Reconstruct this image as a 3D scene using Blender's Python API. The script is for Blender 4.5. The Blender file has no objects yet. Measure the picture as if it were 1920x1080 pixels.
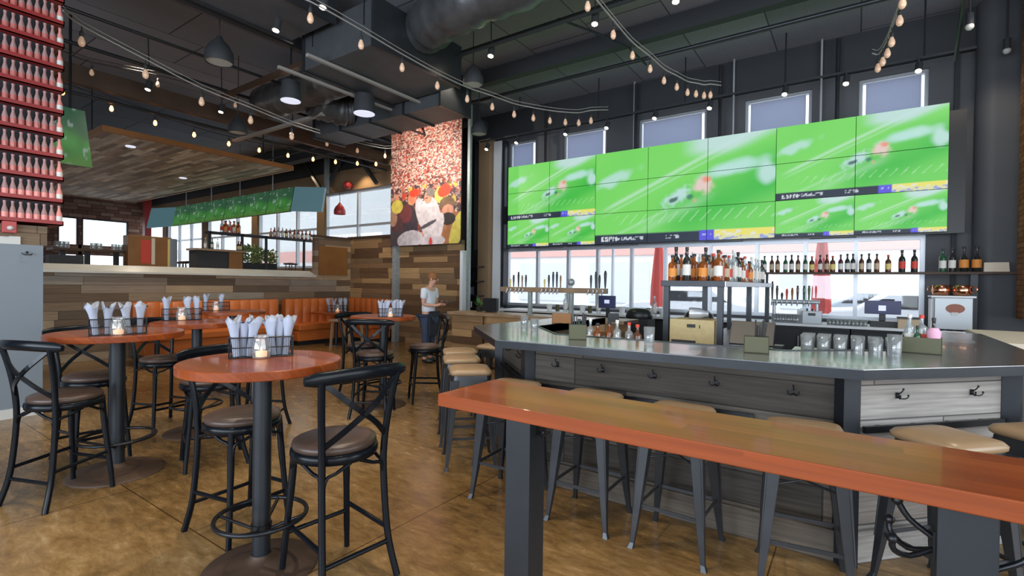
import bpy, math, random
from mathutils import Vector, Matrix
random.seed(7)
C = bpy.context.scene.collection
sc = bpy.context.scene
R = math.radians

# ---------------------------------------------------------------- camera, world, light, exposure
F = 935.0; YAW = R(34.6); PIT = math.atan(9 / 935); ROL = R(.75); H = 1.48
_f0 = Vector((-math.sin(YAW), math.cos(YAW), 0)); _r0 = Vector((math.cos(YAW), math.sin(YAW), 0))
cf = _f0 * math.cos(PIT) - Vector((0, 0, math.sin(PIT))); _u0 = _f0 * math.sin(PIT) + Vector((0, 0, math.cos(PIT)))
cr = _r0 * math.cos(ROL) + _u0 * math.sin(ROL); cu = _u0 * math.cos(ROL) - _r0 * math.sin(ROL)
cd = bpy.data.cameras.new('camera'); cam = bpy.data.objects.new('camera', cd); C.objects.link(cam)
cd.sensor_width = 36; cd.lens = F / 1920 * 36; cd.clip_start = .05; cd.clip_end = 200
cam.matrix_world = Matrix(((cr.x, cu.x, -cf.x, 0), (cr.y, cu.y, -cf.y, 0), (cr.z, cu.z, -cf.z, H), (0, 0, 0, 1)))
sc.camera = cam
vs = sc.view_settings; vs.view_transform = 'Standard'; vs.look = 'None'; vs.gamma = 1; vs.use_curve_mapping = False
vs.exposure = 0.0
sc.cycles.use_denoising = True; sc.cycles.max_bounces = 7; sc.cycles.diffuse_bounces = 3; sc.cycles.glossy_bounces = 4
sc.cycles.transparent_max_bounces = 16; sc.cycles.sample_clamp_indirect = 4; sc.cycles.caustics_reflective = False; sc.cycles.caustics_refractive = False
w = bpy.data.worlds.new('sky'); sc.world = w; w.use_nodes = True
w.node_tree.nodes['Background'].inputs[0].default_value = (.86, .93, 1, 1); w.node_tree.nodes['Background'].inputs[1].default_value = 2.6

def area(name, loc, target, sx, sy, power, col=(1, 1, 1)):
    l = bpy.data.lights.new(name, 'AREA'); l.shape = 'RECTANGLE'; l.size = sx; l.size_y = sy; l.energy = power; l.color = col
    o = bpy.data.objects.new(name, l); C.objects.link(o); o.location = loc
    o.rotation_euler = (Vector(target) - Vector(loc)).to_track_quat('-Z', 'Y').to_euler(); return o
def spot(name, loc, target, power, ang=80, col=(1, .85, .65), rad=.05):
    l = bpy.data.lights.new(name, 'SPOT'); l.energy = power; l.color = col; l.spot_size = R(ang); l.spot_blend = .6; l.shadow_soft_size = rad
    o = bpy.data.objects.new(name, l); C.objects.link(o); o.location = loc
    o.rotation_euler = (Vector(target) - Vector(loc)).to_track_quat('-Z', 'Y').to_euler(); return o
# added fill panels at unseen openings behind and right of the viewer
area('fill_rear', (-1.5, -4.6, 2.4), (-3, 5, 1.2), 9, 3.6, 95, (.86, .93, 1))
area('fill_right', (5.4, 1.5, 2.6), (-2, 4, 1.0), 8, 3.6, 280, (.86, .93, 1))
area('fill_rear_up', (-2.5, -4.5, 1.6), (-1.5, 4, 5.6), 8, 1.6, 380, (.72, .84, 1))  # added cool uplight to brighten the ceiling, no real source
for i, (x, y, p) in enumerate([(-2.2, 1.9, 60), (-3.6, 3.4, 60), (-5.6, 2.2, 60), (-7.6, 4.6, 70), (-1.2, 2.0, 40), (-3.4, .4, 50), (-9.4, 3.2, 60), (-5.6, 6.2, 50), (.8, 5.2, 50)]):
    spot('downlight', (x, y, 5.0), (x, y, 0), p * 3.2, 95)
for i, (x, y) in enumerate([(-13, 4.6), (-16, 4.6), (-20, 4.6)]):
    spot('lounge_downlight', (x, y, 4.2), (x, y, 1), 120, 110)
for i, (x, y) in enumerate([(-10.1, 3.0), (-10.1, 5.2), (-10.0, 7.2)]):
    spot('booth_washer', (x, y, 4.6), (-11.1, y, 1.0), 70, 90)
for i, (x, y) in enumerate([(-20.6, 8.6), (-18.6, 8.6), (-16.6, 8.6), (-14.5, 8.6), (-12.2, 8.7), (-10.4, 8.7)]):
    spot('wallwasher', (x, 9.4, 4.9), (x, 9.75, 3.0), 70, 110, (1, .74, .45))
spot('pillar_fill', (1.3, 7.9, 5.0), (1.6, 9.7, 2.6), 60, 70, (1, .85, .7))  # added fill to brighten the right pillar, no lamp of its own
spot('poster_fill', (-8.0, 6.95, 4.3), (-8.3, 8.4, 4.0), 190, 125, (1, .9, .8))  # added fill aimed at the banner, hung from no fixture

# ---------------------------------------------------------------- pixel -> point helpers (a point at a chosen real height / wall / depth)
def ray(px, py): return cf + cr * ((px - 960) / F) + cu * ((540 - py) / F)
def G(px, py, z=0): d = ray(px, py); return Vector((0, 0, H)) + d * ((z - H) / d.z)
def PX(px, py, X): d = ray(px, py); return Vector((0, 0, H)) + d * (X / d.x)
def PY(px, py, Y): d = ray(px, py); return Vector((0, 0, H)) + d * (Y / d.y)
def PD(px, py, D): return Vector((0, 0, H)) + ray(px, py) * D

# ---------------------------------------------------------------- materials
M = {}
def _n(nt, t, **k):
    n = nt.nodes.new(t)
    for a, b in k.items(): setattr(n, a, b)
    return n
def mat(name, col, rough=.5, metal=0, emit=None, estr=1, noise=0, nscale=8, spec=.5, trans=0, alpha=1, bump=0, coat=0):
    m = bpy.data.materials.new(name); m.use_nodes = True; nt = m.node_tree; b = nt.nodes['Principled BSDF']
    b.inputs['Base Color'].default_value = (*col, 1); b.inputs['Roughness'].default_value = rough; b.inputs['Metallic'].default_value = metal
    b.inputs['Specular IOR Level'].default_value = spec; b.inputs['Alpha'].default_value = alpha; b.inputs['Coat Weight'].default_value = coat
    if trans: b.inputs['Transmission Weight'].default_value = trans
    if emit: b.inputs['Emission Color'].default_value = (*emit, 1); b.inputs['Emission Strength'].default_value = estr
    tc = None
    if noise or bump:
        tc = _n(nt, 'ShaderNodeTexCoord'); nz = _n(nt, 'ShaderNodeTexNoise'); nz.inputs['Scale'].default_value = nscale; nz.inputs['Detail'].default_value = 5
        nt.links.new(tc.outputs['Object'], nz.inputs['Vector'])
    if noise:
        mx = _n(nt, 'ShaderNodeMix', data_type='RGBA', blend_type='MIX')
        mx.inputs['A'].default_value = (*[c * (1 - noise) for c in col], 1); mx.inputs['B'].default_value = (*[min(1, c * (1 + noise)) for c in col], 1)
        nt.links.new(nz.outputs['Fac'], mx.inputs['Factor']); nt.links.new(mx.outputs['Result'], b.inputs['Base Color'])
    if bump:
        bp = _n(nt, 'ShaderNodeBump'); bp.inputs['Strength'].default_value = bump; bp.inputs['Distance'].default_value = .01
        nt.links.new(nz.outputs['Fac'], bp.inputs['Height']); nt.links.new(bp.outputs['Normal'], b.inputs['Normal'])
    M[name] = m; return m
def glassmat(name, tint=(1, 1, 1), gl=.12, rough=.03, body=0, bodycol=(1, 1, 1)):
    m = bpy.data.materials.new(name); m.use_nodes = True; nt = m.node_tree; nt.nodes.remove(nt.nodes['Principled BSDF'])
    out = nt.nodes['Material Output']; t = _n(nt, 'ShaderNodeBsdfTransparent'); t.inputs[0].default_value = (*tint, 1)
    g = _n(nt, 'ShaderNodeBsdfGlossy'); g.inputs['Roughness'].default_value = rough
    mx = _n(nt, 'ShaderNodeMixShader'); fr = _n(nt, 'ShaderNodeLayerWeight'); fr.inputs[0].default_value = .25
    ma = _n(nt, 'ShaderNodeMath', operation='MULTIPLY_ADD'); ma.inputs[1].default_value = .6; ma.inputs[2].default_value = gl
    nt.links.new(fr.outputs['Fresnel'], ma.inputs[0]); nt.links.new(ma.outputs[0], mx.inputs[0]); nt.links.new(t.outputs[0], mx.inputs[1]); nt.links.new(g.outputs[0], mx.inputs[2])
    last = mx
    if body:
        df = _n(nt, 'ShaderNodeBsdfDiffuse'); df.inputs[0].default_value = (*bodycol, 1); m2 = _n(nt, 'ShaderNodeMixShader'); m2.inputs[0].default_value = body
        nt.links.new(mx.outputs[0], m2.inputs[1]); nt.links.new(df.outputs[0], m2.inputs[2]); last = m2
    nt.links.new(last.outputs[0], out.inputs[0]); M[name] = m; return m
def planks(name, cols, u=(1, 0, 0), v=(0, 0, 1), lu=1.2, lv=.14, rough=.6, gap=.02, grain=.35, spec=.4, bump=.4, coat=0, gs=1.0):
    """boards laid along u with rows across v: one random tone per board, stretched grain, dark joints"""
    m = bpy.data.materials.new(name); m.use_nodes = True; nt = m.node_tree; b = nt.nodes['Principled BSDF']; L = nt.links.new
    geo = _n(nt, 'ShaderNodeNewGeometry')
    def dot(a):
        d = _n(nt, 'ShaderNodeVectorMath', operation='DOT_PRODUCT'); L(geo.outputs['Position'], d.inputs[0]); d.inputs[1].default_value = a; return d.outputs['Value']
    def mth(op, a, b_=None, c_=None):
        n = _n(nt, 'ShaderNodeMath', operation=op)
        for i, x in enumerate((a, b_, c_)):
            if x is None: continue
            if isinstance(x, (int, float)): n.inputs[i].default_value = x
            else: L(x, n.inputs[i])
        return n.outputs[0]
    U = dot(u); V = dot(v)
    rv = mth('DIVIDE', V, lv); row = mth('FLOOR', rv); fv = mth('FRACT', rv)
    wn = _n(nt, 'ShaderNodeTexWhiteNoise', noise_dimensions='1D'); L(row, wn.inputs['W'])
    ru = mth('ADD', mth('DIVIDE', U, lu), mth('MULTIPLY', wn.outputs['Value'], 7.3)); cell = mth('FLOOR', ru); fu = mth('FRACT', ru)
    cx = _n(nt, 'ShaderNodeCombineXYZ'); L(cell, cx.inputs[0]); L(row, cx.inputs[1])
    w2 = _n(nt, 'ShaderNodeTexWhiteNoise', noise_dimensions='2D'); L(cx.outputs[0], w2.inputs['Vector'])
    rp = _n(nt, 'ShaderNodeValToRGB'); rp.color_ramp.interpolation = 'CONSTANT'; e = rp.color_ramp.elements
    for i, c in enumerate(cols):
        el = e[0] if i == 0 else (e[1] if i == 1 else e.new(i / len(cols)))
        el.position = i / len(cols); el.color = (*c, 1)
    L(w2.outputs['Value'], rp.inputs[0])
    gx = _n(nt, 'ShaderNodeCombineXYZ'); L(mth('MULTIPLY', U, 1.6 * gs), gx.inputs[0]); L(mth('MULTIPLY', V, 38 * gs), gx.inputs[1]); L(mth('MULTIPLY', w2.outputs['Value'], 50), gx.inputs[2])
    nz = _n(nt, 'ShaderNodeTexNoise'); nz.inputs['Scale'].default_value = 1.6; nz.inputs['Detail'].default_value = 6; L(gx.outputs[0], nz.inputs['Vector'])
    nz2 = _n(nt, 'ShaderNodeTexNoise'); nz2.inputs['Scale'].default_value = 2.2; nz2.inputs['Detail'].default_value = 3; L(geo.outputs['Position'], nz2.inputs['Vector'])
    gr = mth('ADD', mth('MULTIPLY_ADD', nz.outputs['Fac'], grain * 2.6, 1 - grain * 1.3), mth('MULTIPLY_ADD', nz2.outputs['Fac'], grain * .8, -grain * .4))
    edge = mth('MULTIPLY', mth('LESS_THAN', mth('ABSOLUTE', mth('SUBTRACT', fv, .5)), .5 - gap), mth('LESS_THAN', mth('ABSOLUTE', mth('SUBTRACT', fu, .5)), .5 - gap * lv / lu * 1.2))
    k = mth('MULTIPLY', gr, mth('MULTIPLY_ADD', edge, .72, .28))
    mx = _n(nt, 'ShaderNodeVectorMath', operation='SCALE'); L(rp.outputs[0], mx.inputs[0]); L(k, mx.inputs['Scale'])
    L(mx.outputs[0], b.inputs['Base Color']); b.inputs['Roughness'].default_value = rough; b.inputs['Specular IOR Level'].default_value = spec; b.inputs['Coat Weight'].default_value = coat
    if bump:
        bp = _n(nt, 'ShaderNodeBump'); bp.inputs['Strength'].default_value = bump; bp.inputs['Distance'].default_value = .006; L(k, bp.inputs['Height']); L(bp.outputs[0], b.inputs['Normal'])
    M[name] = m; return m
def attrmat(name, emit=0, rough=.5):
    m = bpy.data.materials.new(name); m.use_nodes = True; nt = m.node_tree; b = nt.nodes['Principled BSDF']
    a = _n(nt, 'ShaderNodeAttribute', attribute_name='picture')
    if emit:
        b.inputs['Base Color'].default_value = (.01, .01, .01, 1); nt.links.new(a.outputs['Color'], b.inputs['Emission Color']); b.inputs['Emission Strength'].default_value = emit
    else: nt.links.new(a.outputs['Color'], b.inputs['Base Color'])
    b.inputs['Roughness'].default_value = rough; M[name] = m; return m

# stained concrete floor with saw-cut joints
def floor_mat():
    m = bpy.data.materials.new('stained_concrete'); m.use_nodes = True; nt = m.node_tree; b = nt.nodes['Principled BSDF']; L = nt.links.new
    geo = _n(nt, 'ShaderNodeNewGeometry'); mp = _n(nt, 'ShaderNodeMapping'); mp.inputs['Rotation'].default_value = (0, 0, .6); mp.inputs['Scale'].default_value = (1, 2.6, 1)
    L(geo.outputs['Position'], mp.inputs[0])
    n1 = _n(nt, 'ShaderNodeTexNoise'); n1.inputs['Scale'].default_value = .55; n1.inputs['Detail'].default_value = 4; L(geo.outputs['Position'], n1.inputs[0])
    n2 = _n(nt, 'ShaderNodeTexNoise'); n2.inputs['Scale'].default_value = 5; n2.inputs['Detail'].default_value = 10; n2.inputs['Roughness'].default_value = .75; n2.inputs['Distortion'].default_value = .35; L(mp.outputs[0], n2.inputs[0])
    ad = _n(nt, 'ShaderNodeMath', operation='ADD'); L(n1.outputs[0], ad.inputs[0]); L(n2.outputs[0], ad.inputs[1])
    hf = _n(nt, 'ShaderNodeMath', operation='MULTIPLY'); hf.inputs[1].default_value = .5; L(ad.outputs[0], hf.inputs[0])
    rp = _n(nt, 'ShaderNodeValToRGB'); e = rp.color_ramp.elements; e[0].position = .36; e[0].color = (.07, .038, .014, 1); e[1].position = .66; e[1].color = (.4, .27, .135, 1)
    q = e.new(.46); q.color = (.16, .09, .03, 1); q = e.new(.55); q.color = (.26, .155, .06, 1); L(hf.outputs[0], rp.inputs[0])
    br = _n(nt, 'ShaderNodeTexBrick'); br.offset = 0; br.inputs['Scale'].default_value = 1; br.inputs['Brick Width'].default_value = 1.9; br.inputs['Row Height'].default_value = 1.9
    br.inputs['Mortar Size'].default_value = .004; br.inputs['Mortar Smooth'].default_value = 0; br.inputs[1].default_value = (1, 1, 1, 1); br.inputs[2].default_value = (1, 1, 1, 1); br.inputs[3].default_value = (.3, .26, .2, 1)
    m2 = _n(nt, 'ShaderNodeMapping'); m2.inputs['Location'].default_value = (.35, .55, 0); L(geo.outputs['Position'], m2.inputs[0]); L(m2.outputs[0], br.inputs[0])
    mx = _n(nt, 'ShaderNodeMix', data_type='RGBA', blend_type='MULTIPLY'); mx.inputs['Factor'].default_value = 1; L(rp.outputs[0], mx.inputs['A']); L(br.outputs[0], mx.inputs['B'])
    L(mx.outputs['Result'], b.inputs['Base Color']); b.inputs['Specular IOR Level'].default_value = .45
    rr = _n(nt, 'ShaderNodeMath', operation='MULTIPLY_ADD'); rr.inputs[1].default_value = .34; rr.inputs[2].default_value = .06; L(n2.outputs[0], rr.inputs[0]); L(rr.outputs[0], b.inputs['Roughness'])
    M['floor'] = m
floor_mat()
WOODS = [(.22, .155, .1), (.3, .22, .145), (.15, .1, .065), (.38, .29, .19), (.27, .21, .16), (.19, .13, .08), (.42, .29, .17), (.3, .26, .21), (.13, .095, .065)]
planks('barn_wood', WOODS, (0, 1, 0), (0, 0, 1), 1.3, .15)
planks('barn_wood_x', [(.16, .09, .045), (.24, .14, .07), (.11, .06, .03), (.3, .18, .085), (.19, .12, .065), (.14, .075, .035), (.42, .26, .12)], (1, 0, 0), (0, 0, 1), 1.1, .13)
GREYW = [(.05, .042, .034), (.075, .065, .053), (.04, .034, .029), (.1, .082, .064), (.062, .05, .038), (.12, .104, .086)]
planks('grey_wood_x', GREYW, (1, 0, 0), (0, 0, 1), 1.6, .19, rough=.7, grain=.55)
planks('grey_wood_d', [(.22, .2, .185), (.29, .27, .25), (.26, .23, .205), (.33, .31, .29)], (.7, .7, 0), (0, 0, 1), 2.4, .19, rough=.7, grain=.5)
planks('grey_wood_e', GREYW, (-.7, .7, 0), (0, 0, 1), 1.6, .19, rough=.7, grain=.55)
planks('canopy_wood', [(.42, .37, .31), (.6, .55, .48), (.24, .2, .16), (.72, .66, .58), (.5, .46, .42), (.32, .25, .19), (.45, .34, .24)], (1, 0, 0), (0, 1, 0), 1.1, .12, grain=.75)
planks('table_wood', [(.25, .05, .009), (.21, .04, .007), (.29, .064, .012), (.24, .047, .008)], (1, 0, 0), (0, 1, 1), 3.5, .06, rough=.32, gap=0, grain=.3, spec=.3, bump=0, coat=.2)
planks('booth_wood', [(.3, .2, .12), (.34, .23, .14)], (0, 1, 0), (1, 0, 0), 2, .1, rough=.4, gap=0, grain=.2, bump=0)
planks('ceiling_deck', [(.24, .25, .28), (.27, .28, .31), (.22, .23, .26)], (0, 1, 0), (1, 0, 0), 2.6, 1.2, rough=.8, gap=.008, grain=.1, bump=0)
planks('brick', [(.2, .1, .07), (.26, .15, .11), (.16, .08, .06), (.3, .2, .15)], (0, 1, 0), (0, 0, 1), .5, .16, rough=.8, gap=.06)
planks('brick_edge', [(.3, .12, .05), (.36, .16, .07), (.24, .1, .04)], (1, 1, 0), (0, 0, 1), .22, .07, rough=.8, gap=.06)
mat('wall_grey', (.085, .09, .1), .6, noise=.12, nscale=2); mat('wall_dark', (.03, .033, .038), .7); mat('tan_wall', (.3, .2, .11), .7, noise=.15, nscale=1.2)
mat('panel_grey', (.2, .235, .27), .5, noise=.06, nscale=2, bump=.1)
mat('black_metal', (.022, .024, .028), .35, .6, noise=.2, nscale=20); mat('steel_dark', (.018, .022, .028), .38, .25, noise=.35, nscale=6); mat('gunmetal', (.04, .044, .05), .3, .45, noise=.2, nscale=10)
mat('chair_black', (.005, .007, .01), .24, .0, spec=.2); mat('leather_brown', (.07, .045, .035), .35, noise=.2, nscale=9, spec=.4); mat('tan_vinyl', (.3, .2, .11), .34, noise=.08, nscale=6)
mat('zinc_top', (.4, .41, .43), .22, .85, noise=.3, nscale=3.5, coat=.2); mat('zinc_edge', (.02, .024, .03), .35, .3, noise=.35, nscale=9)
mat('orange_vinyl', (.5, .13, .025), .42, noise=.12, nscale=5); mat('steel_cap', (.62, .63, .6), .25, .0, noise=.15, nscale=3, coat=.5)  # steel_cap: pale colour stands in for windows reflected in the ledge
mat('galvanised', (.3, .34, .34), .5, .2, noise=.35, nscale=14); mat('alu', (.55, .58, .62), .35, .5); mat('white_paint', (.78, .8, .82), .5); mat('duct', (.09, .1, .11), .5, .3, noise=.3, nscale=4)
mat('foil', (.1, .105, .11), .4, .5, noise=.7, nscale=5, bump=1.0); mat('rust_steel', (.07, .04, .025), .6, .2, noise=.4, nscale=5); mat('red_tray', (.3, .022, .02), .4); mat('cord', (.3, .29, .27), .6); mat('cord_dark', (.03, .03, .03), .6)
mat('bulb_lit', (1, .8, .5), .3, emit=(1, .36, .08), estr=9); mat('bulb_off_glow', (.8, .55, .38), .15, emit=(1, .5, .25), estr=.1, coat=.3); mat('lamp_white', (1, 1, 1), .3, emit=(1, .82, .55), estr=30); mat('diffuser', (.8, .8, .9), .4, emit=(.75, .78, .95), estr=.8)  # the unlit bulbs carry a faint glow of their own
mat('candle', (.9, .6, .4), .5, emit=(1, .42, .15), estr=.7); mat('napkin', (.36, .4, .5), .75, noise=.06, nscale=20); mat('basket', (.02, .022, .025), .4, .5)
glassmat('pane', (.97, .99, 1), .03); glassmat('clear_glass', (.93, .96, .96), .12, body=.12, bodycol=(.8, .85, .88)); glassmat('bottle_clear', (.85, .9, .9), .15, body=.22, bodycol=(.7, .75, .75))
glassmat('amber_glass', (.75, .3, .08), .1, body=.25, bodycol=(.5, .17, .03)); mat('dark_glass', (.02, .022, .02), .12, coat=.4); mat('green_glass', (.02, .09, .04), .15, coat=.4); mat('brown_glass', (.09, .03, .012), .12, coat=.4); mat('purple_glass', (.07, .015, .03), .15, coat=.4)
mat('label_white', (.75, .73, .68), .6); mat('label_red', (.62, .06, .04), .6); mat('label_orange', (.75, .28, .05), .6); mat('label_yellow', (.75, .6, .2), .6); mat('label_black', (.03, .03, .03), .6); mat('label_beige', (.55, .42, .28), .6)
mat('soda_red', (.52, .15, .13), .25, noise=.6, nscale=30, coat=.3); mat('soda_pink', (.8, .3, .27), .35); mat('soda_neck', (.42, .26, .25), .15, coat=.5); mat('cap_pink', (.5, .25, .25), .35)
mat('plastic_black', (.015, .016, .018), .35); mat('plastic_blue', (.03, .035, .12), .35); mat('screen_white', (.6, .65, .8), .3, emit=(.5, .55, .8), estr=.7); mat('bamboo', (.5, .4, .2), .6, noise=.2, nscale=25)
mat('copper', (.9, .42, .25), .2, 1.0); mat('machine', (.42, .45, .47), .35, .5); mat('logo_brown', (.3, .1, .06), .5); mat('cream', (.7, .62, .5), .5); mat('box_olive', (.085, .085, .045), .5, .3)
mat('skin', (.62, .34, .24), .5); mat('hair', (.3, .12, .04), .7); mat('shirt', (.75, .78, .85), .8); mat('apron', (.025, .03, .045), .8); mat('jeans', (.04, .06, .11), .8)
mat('facade_pink', (.8, .45, .4), .8); mat('facade_white', (.85, .85, .85), .8); mat('road', (.6, .6, .62), .9); mat('umbrella_red', (.8, .12, .1), .7); mat('car_grey', (.4, .45, .5), .3); mat('car_white', (.8, .82, .85), .3); mat('leaf', (.06, .14, .04), .5); mat('foliage_light', (.25, .35, .12), .7)
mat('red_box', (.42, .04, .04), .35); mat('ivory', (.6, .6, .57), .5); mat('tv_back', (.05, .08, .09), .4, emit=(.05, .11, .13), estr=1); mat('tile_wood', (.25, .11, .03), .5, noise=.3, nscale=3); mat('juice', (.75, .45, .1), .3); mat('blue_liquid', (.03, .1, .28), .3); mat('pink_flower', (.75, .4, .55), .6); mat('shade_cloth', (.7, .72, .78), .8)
attrmat('screen', .92); attrmat('screen_dim', .5); attrmat('print', 0, .6)
# translucent blind
def blind():
    m = bpy.data.materials.new('blind'); m.use_nodes = True; nt = m.node_tree; nt.nodes.remove(nt.nodes['Principled BSDF'])
    a = _n(nt, 'ShaderNodeBsdfTranslucent'); a.inputs[0].default_value = (.6, .65, .8, 1); b = _n(nt, 'ShaderNodeBsdfDiffuse'); b.inputs[0].default_value = (.6, .62, .68, 1)
    mx = _n(nt, 'ShaderNodeMixShader'); mx.inputs[0].default_value = .4; nt.links.new(a.outputs[0], mx.inputs[1]); nt.links.new(b.outputs[0], mx.inputs[2]); nt.links.new(mx.outputs[0], nt.nodes['Material Output'].inputs[0]); M['blind'] = m
blind()

# ---------------------------------------------------------------- mesh builder
class MB:
    def __init__(s): s.v = []; s.f = []; s.m = []; s.s = []; s.cur = 0
    def mi(s, i): s.cur = i; return s
    def add(s, vs_, fs, smooth=False):
        o = len(s.v); s.v += [tuple(v) for v in vs_]
        for f in fs: s.f.append([i + o for i in f]); s.m.append(s.cur); s.s.append(smooth)
        return s
    def box(s, a, b):
        x0, x1 = sorted((a[0], b[0])); y0, y1 = sorted((a[1], b[1])); z0, z1 = sorted((a[2], b[2]))
        return s.add([(x0, y0, z0), (x1, y0, z0), (x1, y1, z0), (x0, y1, z0), (x0, y0, z1), (x1, y0, z1), (x1, y1, z1), (x0, y1, z1)],
                     [(3, 2, 1, 0), (4, 5, 6, 7), (0, 1, 5, 4), (1, 2, 6, 5), (2, 3, 7, 6), (3, 0, 4, 7)])
    def obox(s, c, ax, ay, az, hx, hy, hz):
        c = Vector(c); P = []
        for dz in (-1, 1):
            for dx, dy in ((-1, -1), (1, -1), (1, 1), (-1, 1)): P.append(c + Vector(ax) * hx * dx + Vector(ay) * hy * dy + Vector(az) * hz * dz)
        return s.add(P, [(3, 2, 1, 0), (4, 5, 6, 7), (0, 1, 5, 4), (1, 2, 6, 5), (2, 3, 7, 6), (3, 0, 4, 7)])
    def prism(s, poly, z0, z1):
        n = len(poly)
        return s.add([(x, y, z0) for x, y in poly] + [(x, y, z1) for x, y in poly], [list(range(n))[::-1], list(range(n, 2 * n))] + [(i, (i + 1) % n, n + (i + 1) % n, n + i) for i in range(n)])
    def lathe(s, prof, c=(0, 0, 0), n=16, smooth=True, sx=1, sy=1, cap=True):
        V = []; Fc = []
        for r, z in prof:
            for i in range(n): a = 2 * math.pi * i / n; V.append((c[0] + r * math.cos(a) * sx, c[1] + r * math.sin(a) * sy, c[2] + z))
        k = len(prof)
        for j in range(k - 1):
            for i in range(n): Fc.append((j * n + i, j * n + (i + 1) % n, (j + 1) * n + (i + 1) % n, (j + 1) * n + i))
        s.add(V, Fc, smooth)
        if cap:
            if prof[0][0] > 1e-4: s.add(V[:n], [list(range(n))[::-1]])
            if prof[-1][0] > 1e-4: s.add(V[-n:], [list(range(n))])
        return s
    def tube(s, pts, r, n=8, closed=False, sec=None, up=None, smooth=True, cap=True):
        pts = [Vector(p) for p in pts]; k = len(pts); V = []; Fc = []
        T = []
        for i in range(k):
            a = pts[(i - 1) % k] if (closed or i > 0) else pts[i]; b = pts[(i + 1) % k] if (closed or i < k - 1) else pts[i]
            T.append((b - a).normalized())
        ref = Vector(up) if up else (Vector((0, 0, 1)) if abs(T[0].z) < .9 else Vector((1, 0, 0)))
        X = (ref - T[0] * ref.dot(T[0])).normalized()
        for i in range(k):
            if up: X = (Vector(up) - T[i] * Vector(up).dot(T[i])).normalized()
            else: X = (X - T[i] * X.dot(T[i])).normalized()
            Y = T[i].cross(X); rr = r[i] if isinstance(r, (list, tuple)) else r
            if sec:
                hw, hh = sec[0] / 2, sec[1] / 2; q = rr
                for a, b in ((-1, -1), (1, -1), (1, 1), (-1, 1)): V.append(pts[i] + Y * a * hw * q + X * b * hh * q)
            else:
                for j in range(n): a = 2 * math.pi * j / n; V.append(pts[i] + X * math.cos(a) * rr + Y * math.sin(a) * rr)
        n = 4 if sec else n
        for i in range(k if closed else k - 1):
            for j in range(n): Fc.append((i * n + j, i * n + (j + 1) % n, ((i + 1) % k) * n + (j + 1) % n, ((i + 1) % k) * n + j))
        s.add(V, Fc, smooth and not sec)
        if cap and not closed: s.add(V[:n], [list(range(n))[::-1]]); s.add(V[-n:], [list(range(n))])
        return s
    def ball(s, c, r, n=10, sz=1.0, sx=1, sy=1):
        return s.lathe([(max(.0001, r * math.sin(math.pi * i / 6)), -r * math.cos(math.pi * i / 6) * sz) for i in range(7)], c, n, True, sx, sy, False)
    def ring(s, c, R_, r, n=28, m=6, ax=None):
        pts = [(c[0] + R_ * math.cos(2 * math.pi * i / n), c[1] + R_ * math.sin(2 * math.pi * i / n), c[2]) for i in range(n)]
        return s.tube(pts, r, m, closed=True, up=(0, 0, 1))
    def mesh(s, name):
        me = bpy.data.meshes.new(name); me.from_pydata(s.v, [], s.f)
        me.polygons.foreach_set('material_index', s.m); me.polygons.foreach_set('use_smooth', s.s); me.update(); return me
def smooth_path(p, k=5):
    p = [Vector(q) for q in p]; out = []
    for i in range(len(p) - 1):
        a = p[max(0, i - 1)]; b = p[i]; c = p[i + 1]; d = p[min(len(p) - 1, i + 2)]
        for j in range(k):
            t = j / k; out.append(.5 * ((2 * b) + (c - a) * t + (2 * a - 5 * b + 4 * c - d) * t * t + (3 * b - a - 3 * c + d) * t ** 3))
    return out + [p[-1]]
def obj(name, mb, mats, parent=None, bevel=0, loc=None, rotz=0):
    me = mb if isinstance(mb, bpy.types.Mesh) else mb.mesh(name)
    for m in (mats if isinstance(mats, (list, tuple)) else [mats]): me.materials.append(M[m])
    o = bpy.data.objects.new(name, me); C.objects.link(o)
    if parent: o.parent = parent
    if loc is not None: o.location = loc
    o.rotation_euler.z = rotz
    if bevel:
        b = o.modifiers.new('bevel', 'BEVEL'); b.width = bevel; b.segments = 2; b.limit_method = 'ANGLE'
    return o
def tag(o, label, cat, group=None, kind=None):
    o['label'] = label; o['category'] = cat
    if group: o['group'] = group
    if kind: o['kind'] = kind
    return o
def thing(name, label, cat, loc=(0, 0, 0), rotz=0, group=None):
    o = bpy.data.objects.new(name, None); C.objects.link(o); o.location = loc; o.rotation_euler.z = rotz; o.empty_display_size = .1
    return tag(o, label, cat, group)
def struct(name, mb, mats, parent=None):
    o = obj(name, mb, mats, parent)
    if not parent: o['kind'] = 'structure'
    return o
def dup(root, loc, rotz=0, label=None, group=None, scale=None):
    r = root.copy(); C.objects.link(r); r.location = loc; r.rotation_euler.z = rotz
    if label: r['label'] = label
    if group: r['group'] = group
    if scale: r.scale = (scale,) * 3 if not isinstance(scale, tuple) else scale
    def rec(a, b):
        for ch in [c for c in KIDS.get(a.name, [])]:
            c = ch.copy(); C.objects.link(c); c.parent = b; rec(ch, c)
    rec(root, r); return r
KIDS = {}
def index(root):
    """remember the children of a prototype once, so that copies need no scene search"""
    def rec(o):
        ks = [c for c in bpy.data.objects if c.parent == o]
        KIDS[o.name] = ks
        for k in ks: rec(k)
    rec(root)
ORD = ['first', 'second', 'third', 'fourth', 'fifth', 'sixth', 'seventh', 'eighth', 'ninth', 'tenth', 'eleventh', 'twelfth', 'thirteenth', 'fourteenth', 'fifteenth', 'sixteenth', 'seventeenth', 'eighteenth', 'nineteenth', 'twentieth', 'twenty-first', 'twenty-second', 'twenty-third', 'twenty-fourth', 'twenty-fifth', 'twenty-sixth', 'twenty-seventh', 'twenty-eighth', 'twenty-ninth', 'thirtieth']
def head(fx, fy): return math.atan2(-fx, fy)

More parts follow.
